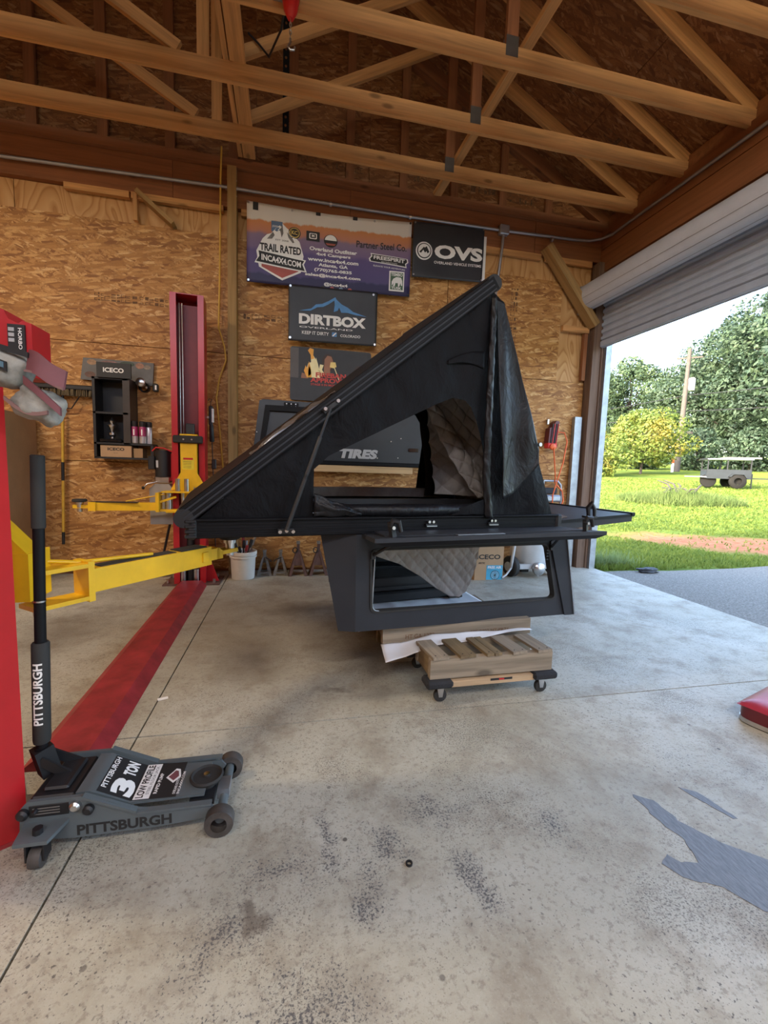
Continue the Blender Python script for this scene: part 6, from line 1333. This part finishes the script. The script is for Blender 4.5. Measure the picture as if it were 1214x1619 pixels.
def tree(x, y, h, rad, kind, label, leaves=5200, seed=0, base=.22, cat='tree', leaf=.30, group='trees beyond the lawn', squash=1.0):
    rn = random.Random(seed); z0 = ground_z(x, y); t = thing('leafy_tree' if cat == 'tree' else 'leafy_bush', (x, y, z0), label, cat, group)
    tk = MB(); tk.tube([Vector((x, y, z0-.2)), Vector((x+.1, y, z0+h*.25)), Vector((x-.1, y+.1, z0+h*.55)), Vector((x, y, z0+h*.85))], [h*.022, h*.017, h*.011, h*.004], 8)
    cl = []
    nb = 26
    for i in range(nb):
        f = base+(1-base)*((i+.5)/nb); prof = math.sin(math.pi*min(1, max(.06, (f-base)/(1-base)*.86+.12)))**.75
        a = i*2.4+rn.uniform(-.4, .4); r = rad*prof*rn.uniform(.45, .95)
        c = Vector((x+math.cos(a)*r, y+math.sin(a)*r, z0+h*(f-.04)+rn.uniform(-.03, .03)*h)); cl.append((c, rad*rn.uniform(.30, .48)*(.7+.4*prof)))
        tk.tube([Vector((x, y, z0+h*max(.15, f*.55))), Vector((x+math.cos(a)*r*.5, y+math.sin(a)*r*.5, z0+h*f*.8)), c], [h*.008, h*.005, h*.002], 5)
    tk.build('trunk', bark, t, fix=False)
    cr = MB(); n = 0
    for i in range(leaves):
        c, rr = rn.choice(cl); d = Vector((rn.gauss(0, 1), rn.gauss(0, 1), rn.gauss(0, 1))).normalized(); p = c+Vector((d.x*rr, d.y*rr, d.z*rr*.72))*rn.uniform(.55, 1.05)**.6
        s = leaf*rn.uniform(.6, 1.3); nn = (d+Vector((rn.gauss(0, .6), rn.gauss(0, .6), rn.gauss(.3, .6)))).normalized(); a = nn.orthogonal().normalized(); b = nn.cross(a); q = rn.uniform(0, 6.28); a, b = a*math.cos(q)+b*math.sin(q), b*math.cos(q)-a*math.sin(q)
        k = len(cr.v); cr.v += [p-a*s, p-b*s*.5, p+a*s+nn*s*.2, p+b*s*.5]; cr.f.append((k, k+1, k+2, k+3))
    cr.build('crown', LM[kind], t, fix=False); return t
tree(26.3, 28.6, 4.6, 2.9, 'yellow', 'yellow-green young tree in the middle of the lawn edge', 9000, 1, base=.26, leaf=.12)
tree(20.9, 27.2, 3.0, 2.2, 'yellow', 'low yellow-green bush seen right beside the door jamb', 5000, 2, base=.05, cat='bush', leaf=.13)
tree(38.0, 52.0, 12.5, 5.5, 'mid', 'mid green tree farthest back beside the door jamb', 17000, 3, leaf=.19)
tree(43.5, 50.0, 13.0, 5.5, 'mid', 'mid green tree behind the yellow-green one', 17000, 4, leaf=.19)
tree(47.5, 44.0, 12.5, 5.5, 'mid', 'mid green tree behind the utility pole', 18000, 5, leaf=.19)
tree(47.0, 38.5, 15.5, 6.8, 'dark', 'tallest dark green tree behind the trailer', 27000, 6, leaf=.20)
tree(45.5, 33.0, 17.0, 6.8, 'dark', 'large dark green tree at the right edge of the view', 27000, 7, leaf=.20)
tree(44.0, 28.0, 16.0, 6.5, 'dark', 'dark green tree just past the right edge of the view', 12000, 8, leaf=.25)
tree(33.5, 58.0, 12.0, 6.0, 'mid', 'mid green tree mostly hidden behind the door jamb', 6000, 9, leaf=.35)
for i, (x, y, h, r, lab) in enumerate(((32.6, 35.4, 3.4, 1.8, 'round dark bush behind the orange-topped marker post'), (35.8, 32.6, 3.6, 2.0, 'round dark bush to the right of the utility pole'), (39.2, 30.6, 3.6, 2.0, 'round dark bush between the pole and the trailer'), (41.5, 26.8, 4.0, 2.2, 'round dark bush right behind the trailer'), (43.0, 22.4, 4.0, 2.4, 'round dark bush at the right edge behind the trailer'), (29.3, 38.8, 3.0, 1.8, 'dark bush behind the yellow-green tree'), (25.6, 42.0, 3.2, 1.9, 'dark bush left of the yellow-green tree trunk'))):
    tree(x, y, h, r, 'dark', lab, 3600, 30+i, base=.05, cat='bush', leaf=.17, group='bushes along the lawn edge')
# ---- utility pole, wires, marker post
pw = paint('grey_pole_wood', (.055, .046, .04), .9, var=.2)
up_ = thing('utility_pole', (32.24, 31.13, ground_z(32.24, 31.13)), 'tall wooden utility pole with a transformer at the lawn edge', 'utility pole')
z0 = ground_z(32.24, 31.13); MB().tube([(32.24, 31.13, z0-.3), (32.98, 31.7, 12.1)], [.24, .15], 12).build('shaft', pw, up_, smooth=True)
MB().bar((32.3, 32.3, 11.35), (33.6, 31.0, 11.35), .10, .12).build('cross_arm', pw, up_); MB().lathe((33.1, 31.35, 8.6), [(.24, 0), (.27, .05), (.27, .95), (.2, 1.05)], n=16).build('transformer', M['cloud_grey'], up_, smooth=True)
MB().box((33.3, 31.2, 5.0), (33.6, 31.5, 5.2)).build('step_bracket', pw, up_)
for i, (za, zb, lab) in enumerate(((8.2, 10.6, 'upper power line running from the utility pole to the right'), (6.9, 8.3, 'lower power line running from the utility pole to the right'))):
    a = Vector((32.75, 31.55, za)); b = Vector((46, 14, zb+1)); c = Vector((20, 48, za-1.2)); q = [c.lerp(a, k/8)-Vector((0, 0, .6*math.sin(math.pi*k/8))) for k in range(8)]+[a.lerp(b, k/10)-Vector((0, 0, .9*math.sin(math.pi*k/10))) for k in range(11)]
    tag(MB().tube(q, .03, 5).build('power_line', M['black']), lab, 'cable', 'power lines')
mk = thing('marker_post', (31.0, 30.37, ground_z(31, 30.37)), 'white marker post with an orange top on the lawn', 'marker post'); z0 = ground_z(31, 30.37)
MB().cyl((31, 30.37, z0), (31, 30.37, z0+.75), .10, n=12).build('post', M['white'], mk, smooth=True); MB().cyl((31, 30.37, z0+.75), (31, 30.37, z0+1.2), .11, n=12).build('orange_top', M['orange'], mk, smooth=True)
# ---- trailer
TT = Matrix.Translation((20.55, 17.1, ground_z(20.55, 17.1)+.02)) @ Matrix.Rotation(R(-35), 4, 'Z') @ Matrix.Scale(.88, 4)
tl_ = thing('utility_trailer', tuple(TT.translation), 'small dark utility trailer with a roof rack parked on the lawn', 'trailer')
tyre_m = paint('old_trailer_tyre', (.009, .0085, .008), .85, spec=.2); tb = paint('weathered_blue_grey', (.008, .012, .016), .6, var=.3); TB = lambda n, a, b, mat, p=tl_, bev=0: MB(TT).box(a, b, bev).build(n, mat, p)
TB('floor_pan', (-1.0, -.6, .50), (.95, .6, .56), tb); 
for s in (-1, 1):
    TB('side_board', (-1.0, s*.6-.02, .50), (.95, s*.6+.02, 1.0), tb)
    m = MB(TT); m.prism([(-.05, s*.62, .62), (.1, s*.62, .80), (.6, s*.62, .80), (.78, s*.62, .56), (.70, s*.62, .56), (.57, s*.62, .74), (.13, s*.62, .74), (.03, s*.62, .60)], (0, s*.24, 0)); m.build('fender', tb, tl_)
    MB(TT).lathe((.36, s*.63, .38), [(.10, 0), (.16, .02), (.17, .05)], (0, s, 0), 24).build('hub', tyre_m, tl_, smooth=True)
    MB(TT).lathe((.36, s*.62, .38), [(.18, 0), (.34, .01), (.38, .04), (.38, .18), (.34, .21), (.18, .22), (.17, .10)], (0, s, 0), 28).build('tyre', tyre_m, tl_, smooth=True)
    for x in (-.97, -.1, .92): TB('rack_post', (x-.025, s*.58-.025, 1.0), (x+.025, s*.58+.025, 1.52), M['black'])
TB('end_board', (-1.02, -.6, .50), (-.98, .6, .9), tb); TB('end_board', (.93, -.6, .50), (.97, .6, 1.0), tb)
TB('roof_rack', (-1.05, -.66, 1.52), (1.0, .66, 1.58), M['galv']); TB('roof_load', (-.2, -.7, 1.58), (1.3, .5, 1.66), M['grey_stand']); TB('roof_edge', (-1.08, -.7, 1.50), (-1.04, .7, 1.60), M['black'])
TB('tailgate', (-1.75, -.62, .56), (-1.0, .62, .60), M['cloud_grey']); TB('drawbar', (.95, -.05, .52), (1.9, .05, .58), M['black']); TB('jack_leg', (1.15, -.03, .0), (1.2, .03, .8), M['black'])
m = MB(TT); m.lathe((-.85, -.45, .38), [(.18, 0), (.34, .01), (.37, .04), (.37, .16), (.34, .19), (.18, .2)], (0, 1, 0), 24); m.build('spare_tyre', tyre_m, tl_, smooth=True)

# ================================================================== added fill lamps out of view (tube fixtures at truss height)
lampm = NT('added_lamp_tube'); lampm.b.inputs['Emission Color'].default_value = (1, .88, .72, 1); lampm.b.inputs['Emission Strength'].default_value = 6.0; lampm.col((.9, .88, .85)); M['tube'] = lampm.p(.4)
def added_fill_lamp(x, y, power, label, colr=(1.0, .80, .58)):
    t = thing('added_fill_lamp', (x, y, 4.18), label, 'light', 'added fill lamps out of view')
    MB().box((x-.62, y-.09, 4.20), (x+.62, y+.09, 4.25)).build('housing', M['white_plastic'], t)
    for s in (-.045, .045): MB().cyl((x-.60, y+s, 4.18), (x+.60, y+s, 4.18), .013, n=10).build('tube', M['tube'], t, smooth=True)
    ld_ = bpy.data.lights.new('added_fill_light', 'AREA'); ld_.shape = 'RECTANGLE'; ld_.size = 1.2; ld_.size_y = .14; ld_.energy = power; ld_.color = colr
    lo = bpy.data.objects.new('added_fill_light', ld_); link(lo, t, Matrix.Translation((x, y, 4.16)))
added_fill_lamp(-3.5, 2.0, 75, 'added unseen fill lamp over the left bay beyond the red lift')
added_fill_lamp(-1.4, -2.2, 40, 'added fill lamp over the left bay behind the view')
added_fill_lamp(1.4, -1.8, 45, 'added fill lamp over the right bay behind the view', (1.0, .92, .82))
